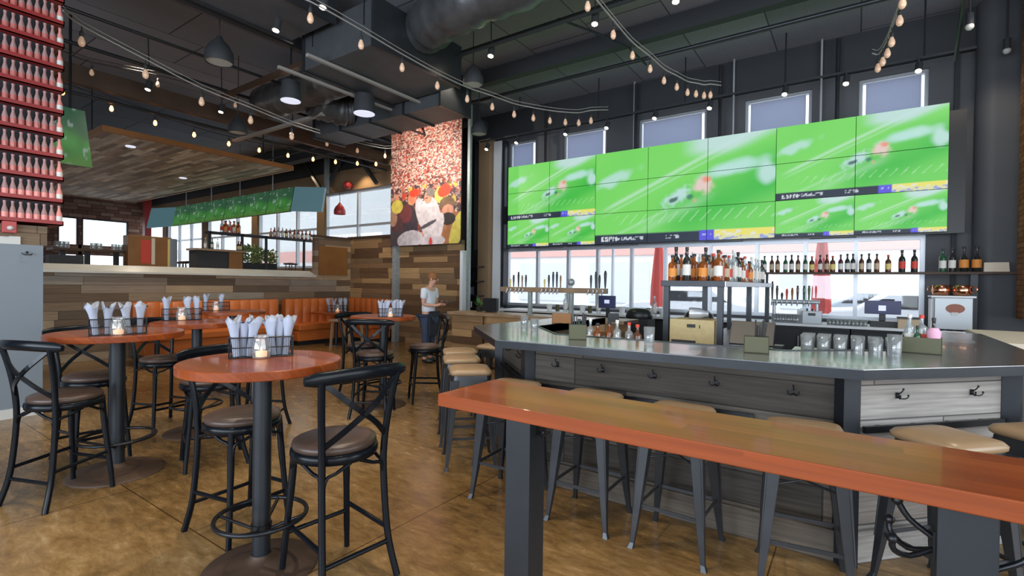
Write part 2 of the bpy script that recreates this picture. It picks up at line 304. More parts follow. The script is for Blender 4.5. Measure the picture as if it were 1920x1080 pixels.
# ================================================================ the shell
struct('floor', MB().box((-29, -5, -.1), (6, 10, 0)), 'floor')
struct('ceiling', MB().box((-29, -5, 5.6), (6, 10, 5.7)), 'ceiling_deck')
WIN = [(-6.95, -6.2), (-5.47, -4.43), (-3.72, -2.39), (-1.72, -.67), (-.01, .87)]
wb = MB().box((-7.04, 9.9, 0), (.87, 10.1, .95)).box((-7.04, 9.9, 4.86), (.87, 10.1, 5.6))
xs = [-7.04] + [x for p in WIN for x in p] + [.87]
for i in range(0, len(xs), 2):
    if xs[i + 1] - xs[i] > .02: wb.box((xs[i], 9.9, 2.3), (xs[i + 1], 10.1, 4.86))
wb.box((.87, 9.9, 0), (4.5, 10.1, 5.6)).box((-9.4, 9.9, 0), (-7.04, 10.1, 5.6))
struct('wall_back', wb, 'wall_grey')
struct('trim_1', MB().box((-9.4, 9.82, 4.98), (3.0, 9.9, 5.6)), 'wall_dark')
wl = MB().box((-29, 9.9, 0), (-9.4, 10.1, 1.9)).box((-29, 9.9, 4.3), (-9.4, 10.1, 5.6))
for x in (-26.5, -22.6, -18.6, -14.5): wl.box((x - .2, 9.9, 1.9), (x + .2, 10.1, 4.3))
struct('wall_north_lounge', wl, 'tan_wall')
struct('trim_2', MB().box((-29, 9.8, 4.95), (-9.4, 9.9, 5.6)), 'wall_dark')
far = MB()
far.box((-28.8, 0, 0), (-28.5, 9.9, 1.7)).box((-28.8, 0, 4.15), (-28.5, 9.9, 5.6)).box((-28.8, 6.6, 2.5), (-28.5, 9.15, 2.95))
for a, b in ((0, 6.6), (7.3, 7.42), (9.15, 9.9)): far.box((-28.8, a, 1.7), (-28.5, b, 4.15))
struct('wall_left', far, 'brick')
struct('wall_rear', MB().box((-29, -5.1, 0), (6, -4.9, .6)).box((-29, -5.1, 4.4), (6, -4.9, 5.6)).box((-29, -5.1, .6), (-7, -4.9, 4.4)), 'wall_grey')
struct('wall_right', MB().box((5.9, -5, 0), (6.1, 10, .6)).box((5.9, -5, 4.4), (6.1, 10, 5.6)).box((5.9, 6, .6), (6.1, 10, 4.4)), 'wall_grey')
struct('floor_lounge', MB().box((-28.5, -1, 0), (-11.32, 9.9, 1.2)), 'tan_wall')
# plank clad half wall under the lounge, its taller end and the return wall
struct('wall_half_lounge', MB().box((-11.32, -1, 0), (-11.2, 7.5, 1.56)).box((-11.32, 7.5, 0), (-11.2, 8.57, 2.6)), 'barn_wood')
struct('trim_3', MB().prism([(-11.2, 8.45), (-11.2, 7.6), (-11.17, 7.6), (-11.17, 8.45)], 1.62, 2.36), 'tile_wood')
struct('wall_wood_return', MB().box((-11.3, 8.57, 0), (-9.4, 8.7, 2.62)), 'barn_wood_x')
struct('wall_wood_host', MB().box((-9.3, 8.57, 0), (-7.32, 8.7, 2.44)), 'barn_wood_x')
struct('trim_4', MB().box((-7.32, 8.54, 0), (-7.24, 8.74, 2.2)), 'white_paint')
struct('trim_5', MB().box((-11.3, 8.53, 2.6), (-9.4, 8.74, 2.66)).box((-11.34, 7.46, 2.58), (-11.16, 8.6, 2.63)), 'rust_steel')
# steel drink ledge on the half wall
lg = MB(); lg.add([(-11.42, -1, 1.72), (-11.42, 7.5, 1.72), (-11.12, 7.5, 1.60), (-11.12, -1, 1.60), (-11.42, -1, 1.56), (-11.42, 7.5, 1.56), (-11.12, 7.5, 1.565), (-11.12, -1, 1.565)],
  [(3, 2, 1, 0), (4, 5, 6, 7), (0, 1, 5, 4), (1, 2, 6, 5), (2, 3, 7, 6), (3, 0, 4, 7)])
tag(obj('drink_ledge', lg, 'steel_cap'), 'long polished steel drink ledge capping the plank half wall of the lounge', 'ledge')
# windows: frames, mullions, panes, blinds
def window(n, x0, x1, z0, z1, Y, mull=(), tr=(), fr='alu', t=.05):
    m = MB(); m.box((x0, Y, z0), (x1, Y + .1, z0 + t)).box((x0, Y, z1 - t), (x1, Y + .1, z1)).box((x0, Y, z0 + t), (x0 + t, Y + .1, z1 - t)).box((x1 - t, Y, z0 + t), (x1, Y + .1, z1 - t))
    for x in mull: m.box((x - t / 2, Y, z0 + t), (x + t / 2, Y + .1, z1 - t))
    for z in tr: m.box((x0 + t, Y + .02, z - t / 2), (x1 - t, Y + .08, z + t / 2))
    f = struct('window_%d' % n, m, fr); struct('window_pane', MB().box((x0 + t, Y + .045, z0 + t), (x1 - t, Y + .055, z1 - t)), 'pane', f); return f
window(1, -7.04, .87, .95, 2.3, 9.95, (-6.16, -5.35, -4.63, -3.86, -3.16, -2.3, -1.49, -.73, -.01), (), 'alu', .06)
for i, (a, b) in enumerate(WIN):
    f = window(2 + i, a, b, 2.3, 4.86, 9.95, (), (), 'alu', .05)
    struct('blind', MB().box((a + .09, 9.93, 2.4), (b - .09, 9.935, 4.79)), 'blind', f)
for i, (a, b) in enumerate([(-26.3, -22.8), (-22.4, -18.8), (-18.4, -14.7), (-14.3, -9.45)]):
    window(7 + i, a, b, 1.9, 4.3, 9.95, [a + (b - a) * k / 3 for k in (1, 2)], (3.2,), 'alu', .07)
for i, (a, b) in enumerate([(6.6, 7.3), (7.42, 9.15)]):
    m = MB().box((-28.62, a, 1.7), (-28.52, b, 1.76)).box((-28.62, a, 4.09), (-28.52, b, 4.15)).box((-28.62, a, 1.76), (-28.52, a + .06, 4.09)).box((-28.62, b - .06, 1.76), (-28.52, b, 4.09))
    f = struct('window_%d' % (11 + i), m, 'gunmetal'); struct('window_pane', MB().box((-28.6, a, 1.7), (-28.59, b, 4.09)), 'pane', f)
# piers between the banner and the bar windows, and at the right end
struct('trim_6', MB().box((-7.62, 9.55, 0), (-7.3, 9.9, 4.95)), 'tan_wall'); struct('trim_7', MB().box((-7.28, 9.7, 0), (-7.06, 9.9, 4.9)), 'white_paint')
struct('trim_8', MB().box((-7.06, 9.74, .9), (-6.98, 9.9, 4.9)), 'gunmetal'); struct('trim_9', MB().box((-8.1, 9.62, 0), (-7.95, 9.8, 5.5)), 'steel_dark')
struct('trim_10', MB().box((-7.1, 8.5, 0), (-7.03, 8.57, 5.4)), 'galvanised')
rc = MB(); rc.lathe([(.2, 0), (.2, 5.6)], (1.58, 9.8, 0), 24); rc.box((1.58, 9.6, 0), (2.1, 9.9, 5.6))
struct('column_right', rc, 'wall_grey'); struct('wall_brick_right', MB().box((1.76, 8.7, 1.1), (2.6, 9.3, 5.6)), 'brick_edge')
struct('trim_11', MB().box((1.16, 9.86, 0), (1.22, 9.9, 5.0)), 'wall_dark')
tag(obj('square_post', MB().box((-9.42, 8.44, 0), (-9.29, 8.57, 2.7)), 'galvanised'), 'pale galvanised square post at the end of the plank wall', 'post')

# ceiling of reclaimed boards over the lounge
t = thing('wood_canopy', 'suspended ceiling panel of reclaimed grey boards over the lounge bar', 'ceiling panel', (-17.0, 5.34, 4.35))
obj('board_panel', MB().box((-5.1, -1.9, -.05), (5.1, 1.9, .05)), 'canopy_wood', t)
obj('edge_trim', MB().box((5.1, -1.96, -.07), (5.16, 1.96, .04)).box((-5.16, -1.96, -.07), (-5.1, 1.96, .04)).box((-5.1, -1.96, -.07), (5.1, -1.9, .04)).box((-5.1, 1.9, -.07), (5.1, 1.96, .04)), 'tile_wood', t)
for x in (-4, 0, 4):
    for y in (-1.8, 1.8): obj('hanger_rod', MB().tube([(x, y, .05), (x, y, 1.25)], .012, 6), 'black_metal', t)
for x, y in ((4.2, -1.2), (1.5, .9), (-1.5, -1.2)):
    d = obj('downlight', MB().lathe([(.09, 0), (.09, .02)], (x, y, -.07), 16), 'diffuser', t)

# ---------------------------------------------------------------- grey partition and the bottle-clad pillar
pt = thing('grey_partition', 'blue-grey painted partition standing below the pillar of red bottles', 'partition', (-7.4, .6, 0))
obj('panel', MB().box((-.16, -1.4, 0), (.16, .96, 1.82)), 'panel_grey', pt)
obj('top_boards', MB().box((-.16, -1.4, 1.82), (.12, 1.0, 2.03)), 'barn_wood', pt)
obj('base_rail', MB().box((.16, -1.4, 0), (.175, .96, .1)), 'ivory', pt)
hk = MB().ball((.17, .83, 1.74), .012).tube([(.17, .79, 1.73), (.2, .8, 1.715), (.2, .86, 1.715), (.17, .87, 1.73)], .005, 5)
obj('coat_hook', hk, 'black_metal', pt)
pl = thing('bottle_pillar', 'square pillar wrapped in red shelves lined with soda bottles', 'pillar', (-7.4, 1.2, 2.05))
obj('core', MB().box((-.3, -.9, 0), (.07, .44, 3.55)), 'wall_dark', pl)
for k in range(15):
    z = .0 + .245 * k
    if z > 3.5: break
    obj('shelf_tray', MB().box((-.3, -.9, z), (.155, .53, z + .012)).box((.145, -.9, z), (.155, .53, z + .05)).box((-.3, .52, z), (.155, .53, z + .05)), 'red_tray', pl)
def soda():
    m = MB(); m.mi(0).lathe([(.023, 0), (.0255, .01), (.0255, .085)], n=10).mi(1).lathe([(.0255, .085), (.024, .1), (.011, .15), (.0105, .178)], n=10, cap=False).mi(2).lathe([(.0125, .176), (.0125, .194)], n=10)
    return m.mesh('soda_bottle')
_sm = soda(); _s2 = _sm.copy(); _s3 = _sm.copy()
for me, ms in ((_sm, ('soda_red', 'soda_neck', 'cap_pink')), (_s2, ('soda_pink', 'soda_neck', 'cap_pink')), (_s3, ('label_white', 'soda_pink', 'cap_pink'))):
    for q in ms: me.materials.append(M[q])
rows = ['lowest', 'second lowest', 'third lowest', 'fourth lowest', 'fifth lowest', 'sixth lowest', 'seventh lowest', 'eighth lowest', 'ninth lowest', 'tenth lowest', 'eleventh lowest']
b0 = None
for k in range(11):
    for j in range(9):
        y = 1.70 - .0615 * j; z = 2.05 + .245 * k + .013
        me = (_s2 if k < 2 else _sm)
        if j == 0: me = _s3  # shelf-end bottles coloured white where more light falls
        o = bpy.data.objects.new('soda_bottle', me); C.objects.link(o); o.scale = (1.15, 1.15, 1.08); o.location = (-7.29 + random.uniform(-.004, .004), y, z)
        tag(o, '%s glass soda bottle, %s from the right on the %s red pillar shelf' % ('light-whitened' if j == 0 else ('pink labelled' if k < 2 else 'red'), ORD[j], rows[k]), 'bottle', 'soda bottles on the red pillar shelves')
fa = thing('fire_alarm', 'red fire alarm strobe under the lowest bottle shelf', 'alarm', PX(16, 426, -7.27))
obj('housing', MB().box((-.005, -.055, -.06), (.045, .055, .06)), 'red_box', fa, .006); obj('strobe', MB().ball((.048, .005, -.01), .028, sz=.8), 'ivory', fa)
for i, px in enumerate((6, 27)):
    p = PX(px, 452, -7.27); o = obj('wall_switch', MB().box((0, -.045, -.05), (.018, .045, .05)), 'ivory', None, .004, loc=p); tag(o, '%s ivory wall plate below the red alarm box' % ('left' if i == 0 else 'right'), 'switch')

# ================================================================ pictures painted cell by cell (screens and the banner)
def lerp(a, b, t): return tuple(a[i] + (b[i] - a[i]) * t for i in range(3))
def sstep(a, b, x): t = max(0, min(1, (x - a) / (b - a))); return t * t * (3 - 2 * t)
def hsh(i, j, k=0): return (math.sin(i * 127.1 + j * 311.7 + k * 74.7) * 43758.5453) % 1
def vnoise(x, y, k=0):
    i, j = math.floor(x), math.floor(y); a, b = x - i, y - j; a = a * a * (3 - 2 * a); b = b * b * (3 - 2 * b)
    return (hsh(i, j, k) * (1 - a) + hsh(i + 1, j, k) * a) * (1 - b) + (hsh(i, j + 1, k) * (1 - a) + hsh(i + 1, j + 1, k) * a) * b
FONT = {'E': ('111', '100', '110', '100', '111'), 'S': ('111', '100', '111', '001', '111'), 'P': ('111', '101', '111', '100', '100'), 'N': ('1001', '1101', '1011', '1001', '1001')}
def word(txt, u, v, u0, v0, cw, ch):
    x = (u - u0) / cw; y = (v0 - v) / ch
    if y < 0 or y >= 5 or x < 0: return False
    for c in txt:
        g = FONT[c]; n = len(g[0])
        if x < n: return g[int(y)][int(x)] == '1'
        x -= n + 1
        if x < 0: return False
    return False
def broadcast(u, v):
    lime = (.20, .72, .13); green = (.035, .5, .05); white = (.62, .85, .72)
    if v < .105:
        if u < .63:
            if v > .095: return (.1, .3, .12)
            if word('ESPN', u, v, .045, .078, .0062, .0105): return (.75, .8, .85)
            if .028 < v < .07 and (.135 < u < .31 or .44 < u < .52) and vnoise(u * 130, v * 60, 3) > .45: return (.55, .6, .68)
            return (.015, .025, .05)
        if u < .705: return (.1, .09, .75) if not (.045 < v < .07 and .645 < u < .69 and vnoise(u * 160, 3, 5) > .4) else (.4, .45, .9)
        if v > .04: return (.85, .78, .15) if vnoise(u * 40, v * 40, 6) < .62 else (.8, .8, .7)
        return (.3, .38, .75) if vnoise(u * 50, v * 60, 8) > .5 else (.75, .75, .4)
    n = vnoise(u * 5, v * 4, 1); s = v - .78 * u
    c = lerp(lime, green, max(0, min(1, .9 * sstep(.28, -.22, s) * sstep(.25, .7, u + .3 * v) + .25 * (n - .5))))
    c = lerp(c, lime, .7 * sstep(-.22, -.5, s))
    def streak(c, s0, wd, a, lo, hi): return lerp(c, white, a * math.exp(-((s - s0) / wd) ** 2) * sstep(lo, lo + .15, u) * sstep(hi + .15, hi, u))
    c = streak(c, .32, .022, .6, .0, .95); c = streak(c, .26, .012, .35, .0, .9); c = streak(c, -.02, .02, .3, .0, .4); c = streak(c, -.1, .05, .25, .2, .6)
    c = lerp(c, (.6, .78, .82), .85 * sstep(.15, .3, s) * sstep(.82, .95, v + .08 * n) * sstep(.5, .65, u))
    def blob(c, col, u0, v0, ru, rv, rot=0, a=1.0, k=20):
        x = (u - u0); y = (v - v0) * .5625; cx, sx_ = math.cos(rot), math.sin(rot); x, y = x * cx + y * sx_, -x * sx_ + y * cx
        d = math.hypot(x / ru, y / rv) + .6 * (vnoise(u * k * 2.2, v * k * 1.3, 9) - .5); return lerp(c, col, a * sstep(1.35, .45, d))
    c = blob(c, (.55, .8, .8), .13, .7, .13, .035, .35, .75, 9); c = blob(c, (.55, .82, .82), .8, .68, .15, .04, .15, .85, 9); c = blob(c, (.6, .82, .85), .96, .6, .06, .05, .1, .8, 9)
    c = blob(c, (.55, .78, .8), .5, .45, .085, .04, .5, .9, 30); c = blob(c, (.02, .1, .07), .48, .42, .03, .014, .3, .9, 30); c = blob(c, (.03, .15, .12), .575, .44, .02, .015, 0, .8, 30)
    c = blob(c, (.85, .62, .6), .64, .55, .045, .055, .9, .95, 24); c = blob(c, (.9, .25, .15), .66, .6, .025, .018, .3, .8, 30); c = blob(c, (.85, .35, .3), .6, .40, .012, .012, 0, .7, 30)
    if .2 < v < .3:
        x = (u - v * .5) * 17; c = lerp(c, (.6, .9, .6), .35 * (1 if x % 1 < .16 else 0) * sstep(.1, .2, u))
    return c
def broadcast2(u, v):
    n = vnoise(u * 6, v * 5, 4); c = lerp((.03, .22, .03), (.1, .42, .08), n); c = lerp(c, (.03, .1, .07), sstep(.5, .8, v + .3 * vnoise(u * 3, 2, 4)) * .8)
    if vnoise(u * 22, v * 14, 2) > .86: c = lerp(c, (.5, .6, .6), .7)
    return lerp(c, (.1, .22, .02), sstep(.3, 0, v) * .6)
def crowd(u, v):
    # v up; small heads at the top growing towards the bottom
    s = 26 + 44 * v ** 1.3; x = u * s; y = v * s * 1.2; i, j = math.floor(x), math.floor(y); r = hsh(i, j, 5); fx, fy = x - i - .5, y - j - .5
    pal = [(.48, .15, .11), (.62, .28, .2), (.62, .4, .3), (.32, .045, .03), (.6, .52, .46), (.06, .03, .03), (.45, .08, .05), (.68, .46, .36)]
    c = pal[int(r * 8) % 8]; d = fx * fx + fy * fy
    if d > .16: c = lerp(c, (.06, .02, .02), .55)
    elif fy > .1 and hsh(i, j, 7) > .5: c = (.05, .025, .02)
    if v < .5 and hsh(int(u * 40), int(v * 50), 3) > .12:
        x = u * 11 + .5 * vnoise(u * 9, v * 9, 1); y = v * 15 + .6 * vnoise(u * 8, v * 8, 2); i, j = math.floor(x), math.floor(y); fx, fy = x - i - .5 - .3 * (hsh(i, j, 2) - .5), y - j - .5
        q = [(.05, .03, .03), (.42, .05, .02), (.5, .2, .12), (.05, .03, .035), (.5, .34, .06), (.3, .1, .06), (.06, .035, .04)][int(hsh(i, j, 11) * 7) % 7]
        if fx * fx * 1.4 + fy * fy < .17: c = q if fy < .08 else lerp(q, (.05, .03, .02), .75 if hsh(i, j, 13) > .4 else 0)
        else: c = lerp(c, (.05, .03, .035), .6 * sstep(.5, .35, v))
    def el(u0, v0, a, b, col, rot=0):
        nonlocal c
        X = (u - u0) * .78; Y = (v - v0); cx, s_ = math.cos(rot), math.sin(rot); X, Y = X * cx + Y * s_, -X * s_ + Y * cx
        if (X / a) ** 2 + (Y / b) ** 2 < 1: c = col
    el(.1, .16, .1, .12, (.07, .03, .03), .4); el(.3, .2, .09, .15, (.04, .028, .035), .2); el(.12, .04, .2, .09, (.05, .035, .04)); el(.24, .27, .07, .08, (.12, .03, .03)); el(.04, .24, .05, .07, (.3, .16, .1)); el(.85, .12, .14, .15, (.3, .12, .05)); el(.95, .1, .06, .16, (.5, .42, .08), -.35)
    el(.1, .34, .07, .06, (.5, .4, .07)); el(.74, .4, .07, .07, (.5, .42, .1)); el(.33, .4, .05, .055, (.55, .18, .1)); el(.36, .44, .06, .035, (.6, .05, .02)); el(.78, .43, .07, .05, (.6, .05, .02), .3)
    el(.82, .32, .08, .06, (.16, .09, .05)); el(.83, .27, .06, .045, (.5, .22, .14)); el(.83, .2, .08, .05, (.03, .02, .02))
    el(.6, .2, .11, .2, (.52, .46, .46), .15); el(.7, .12, .05, .14, (.5, .44, .44), -.3); el(.47, .26, .06, .14, (.5, .44, .44), .35); el(.56, .395, .042, .058, (.55, .24, .15), -.2); el(.59, .43, .05, .035, (.16, .13, .11), -.4); el(.535, .385, .02, .006, (.2, .07, .05)); el(.54, .41, .012, .005, (.1, .05, .04)); el(.56, .165, .1, .016, (.07, .06, .07), .35)
    el(.3, .05, .15, .075, (.42, .38, .4), .1); el(.62, .03, .14, .05, (.48, .42, .43)); el(.6, 0, .02, .06, (.5, .05, .04))
    k = 1.3 * (.82 + .36 * vnoise(u * 30, v * 40, 21)) * (.9 + .25 * vnoise(u * 7, v * 9, 22)); return tuple(min(.95, q * k) for q in c)
def picture(name, fn, P0, DU, DV, nu, nv, mt, parent, uv=(0, 0, 1, 1), thick=.05, back='plastic_black'):
    """a flat picture panel with real thickness; cells coloured by fn over its slice of the whole image"""
    P0, DU, DV = Vector(P0), Vector(DU), Vector(DV); N = DU.cross(DV).normalized()
    V = []; col = []; Fc = []
    for j in range(nv + 1):
        for i in range(nu + 1):
            V.append(P0 + DU * (i / nu) + DV * (j / nv)); col.append(fn(uv[0] + (uv[2] - uv[0]) * min(.9999, i / nu), uv[1] + (uv[3] - uv[1]) * min(.9999, j / nv)))
    for j in range(nv):
        for i in range(nu): a = j * (nu + 1) + i; Fc.append((a, a + 1, a + nu + 2, a + nu + 1))
    m = MB(); m.add(V, Fc); A, B, Cc, D = P0, P0 + DU, P0 + DU + DV, P0 + DV; e = -N * .001; g = -N * thick
    m.mi(1).add([A + e, B + e, Cc + e, D + e, A + g, B + g, Cc + g, D + g], [(4, 7, 6, 5), (0, 4, 5, 1), (1, 5, 6, 2), (2, 6, 7, 3), (3, 7, 4, 0)])
    me = m.mesh(name); at = me.color_attributes.new('picture', 'FLOAT_COLOR', 'POINT')
    buf = [];
    for c in col: buf += [*c, 1]
    buf += [0, 0, 0, 1] * (len(me.vertices) - len(col)); at.data.foreach_set('color', buf)
    return obj(name, me, [mt, back], parent)
# ---------------------------------------------------------------- the video wall over the bar
SX0, SX1, SZ0, SZ1, SY = -6.70, 1.07, 2.31, 4.17, 9.5; pw = (SX1 - SX0) / 7; ph = (SZ1 - SZ0) / 3
vw = thing('video_wall', 'huge wall of joined screens showing a green football field above the bar', 'video wall', (SX0, SY, SZ0))
def vpanel(i, j, uv, nu=66, nv=38): picture('display_panel', broadcast, (i * pw + .004, 0, j * ph + .004), (pw - .008, 0, 0), (0, 0, ph - .008), nu, nv, 'screen', vw, uv, .09)
for g0, n in ((0, 2), (2, 3), (5, 2)):
    for i in range(n):
        for j in range(n):
            jj = j + (1 if n == 2 else 0); vpanel(g0 + i, jj, (i / n, j / n, (i + 1) / n, (j + 1) / n))
    if n == 2:
        for i in range(2): vpanel(g0 + i, 0, (0, 0, 1, 1), 90, 50)
fr = MB().box((-.03, .09, -.02), (7 * pw + .2, .14, 3 * ph - .1)); obj('mounting_frame', fr, 'plastic_black', vw)
obj('side_speaker', MB().box((-.12, .0, .55), (-.03, .1, .95)), 'plastic_black', vw)
for x in (.9, 3.0, 4.6, 6.4): obj('mounting_pole', MB().tube([(x, .16, .1), (x, .16, 3.2)], .03, 8), 'gunmetal', vw)
# the banner of a crowd
bn = thing('crowd_banner', 'tall printed banner of a cheering red and white crowd on the plank wall', 'banner', (-9.45, 8.4, 2.35))
picture('print', crowd, (0, 0, 0), (2.26, 0, 0), (0, 0, 2.8), 150, 185, 'print', bn, (0, 0, 1, 1), .03)
obj('hanging_bar', MB().tube([(-.03, .0, 2.82), (2.29, .0, 2.82)], .02, 8), 'black_metal', bn)
# row of ceiling screens over the lounge
ts = thing('lounge_screen_row', 'long tilted row of television screens hanging under the board canopy', 'television', (-19.6, 7.55, 3.32))
n6 = 6; W = 7.2 / n6
for i in range(n6): picture('television', broadcast2, (i * W + .01, 0, 0), (W - .02, 0, 0), (0, .12, .66), 40, 22, 'screen_dim', ts, (0, 0, 1, 1), .06)
obj('end_screen', MB().add([(7.22, 0, 0), (7.85, .5, .0), (7.85, .6, .66), (7.22, .12, .66), (7.18, .08, 0), (7.8, .58, 0), (7.8, .68, .66), (7.18, .2, .66)], [(0, 1, 2, 3), (7, 6, 5, 4), (0, 4, 5, 1), (1, 5, 6, 2), (2, 6, 7, 3), (3, 7, 4, 0)]), 'tv_back', ts)
obj('end_screen', MB().add([(-.6, -.55, -.1), (0, 0, 0), (0, .12, .66), (-.6, -.4, .6), (-.65, -.47, -.1), (-.02, .1, 0), (-.02, .2, .66), (-.65, -.3, .6)], [(0, 1, 2, 3), (7, 6, 5, 4), (0, 4, 5, 1), (1, 5, 6, 2), (2, 6, 7, 3), (3, 7, 4, 0)]), 'tv_back', ts)
for x in (.6, 2.4, 4.2, 6.0): obj('hanger_rod', MB().tube([(x, .2, .6), (x, .2, 2.25)], .015, 6), 'galvanised', ts)
# single screen behind the pillar
p = PX(133, 258, -10.15); t2 = thing('lounge_television', 'tilted television seen edge on behind the bottle pillar', 'television', p)
picture('screen_face', broadcast2, (0, -.35, -.42), (0, .62, .0), (.0, -.1, .88), 30, 20, 'screen_dim', t2, (0, 0, 1, 1), .06); obj('wall_arm', MB().tube([(-.05, 0, .2), (-.05, 0, 5.6 - p.z)], .02, 6), 'black_metal', t2)

# ================================================================ furniture
# ---- long communal table
t = thing('communal_table', 'long red-brown butcher block table on square steel posts in the foreground', 'table', (-.35, 1.53, 0))
obj('tabletop', MB().box((-.91, -.175, 1.025), (1.05, .175, 1.07)), 'table_wood', t, .003)
def coat_hook(p, n=(0, -1, 0), s=1.0):
    n = Vector(n); p = Vector(p); sd = n.cross(Vector((0, 0, 1))); m = MB(); Z = Vector((0, 0, 1))
    m.obox(p, sd, n, Z, .014 * s, .003, .022 * s)
    for q in (-1, 1):
        a = smooth_path([p + n * .004 - Z * .01 * s, p + n * .03 * s + sd * q * .014 * s - Z * .022 * s, p + n * .05 * s + sd * q * .034 * s - Z * .01 * s, p + n * .052 * s + sd * q * .038 * s + Z * .008 * s], 3)
        m.tube(a, .0045 * s, 6); m.ball(a[-1], .008 * s, 6)
    a = smooth_path([p + n * .004 + Z * .01 * s, p + n * .03 * s + Z * .03 * s, p + n * .045 * s + Z * .055 * s], 3); m.tube(a, .0045 * s, 6); m.ball(a[-1], .008 * s, 6)
    return m
for x in (-.605, .555):
    lg = obj('post_leg', MB().box((x - .05, -.1, 0), (x + .05, 0, 1.025)).box((x - .09, -.14, 0), (x + .09, .04, .012)), 'steel_dark', t, .002)
    obj('coat_hook', coat_hook((x + .05 * (1 if x < 0 else -1), -.05, .97 if x < 0 else .9), (1 if x < 0 else -1, 0, 0), .8 if x < 0 else 1.5), 'black_metal', lg)
    if x > 0: obj('coat_hook', coat_hook((x + .05, -.05, .86), (1, 0, 0), 1.5), 'black_metal', lg)

# ---- round bar tables
def round_table(loc, label):
    t = thing('round_bar_table', label, 'table', loc, 0, 'round pedestal bar tables')
    obj('tabletop', MB().lathe([(.0001, 1.026), (.376, 1.026), (.38, 1.03), (.38, 1.066), (.376, 1.07), (.0001, 1.07)], n=64, smooth=False), 'table_wood', t)
    obj('pedestal', MB().lathe([(.044, .03), (.044, 1.02)], n=20, cap=False).lathe([(.11, 1.015), (.11, 1.026)], n=20), 'steel_dark', t)
    obj('base_disc', MB().lathe([(.275, 0), (.275, .006), (.268, .014), (.16, .03), (.08, .042), (.05, .06), (.046, .075)], n=40, cap=False), 'rust_steel', t)
    fr = MB().ring((0, 0, .27), .215, .0115, 40, 8)
    for k in range(4): a = R(38 + 90 * k); fr.tube([(.04 * math.cos(a), .04 * math.sin(a), .2), (.21 * math.cos(a), .21 * math.sin(a), .268)], .009, 6)
    fr.lathe([(.05, .18), (.05, .23)], n=20); obj('foot_ring', fr, 'black_metal', t)
    return t
T1 = (-2.50, 1.38); T2 = (-4.62, 1.42); T3 = (-5.24, 2.24); T4 = (-6.7, 3.3); T5 = (-4.66, 4.05)
rt = round_table((*T1, 0), 'round wooden bar table nearest the viewer, on a black pedestal with foot ring'); index(rt)
dup(rt, (*T2, 0), .4, 'round wooden bar table beside the grey partition at far left', None, (1.12, 1.12, 1))
dup(rt, (*T3, 0), .9, 'round wooden bar table standing behind the leftmost one, toward the booth')
dup(rt, (*T4, 0), 1.3, 'small looking round bar table right in front of the orange booth')
dup(rt, (*T5, 0), .2, 'round bar table in the middle distance, ringed by three chairs')

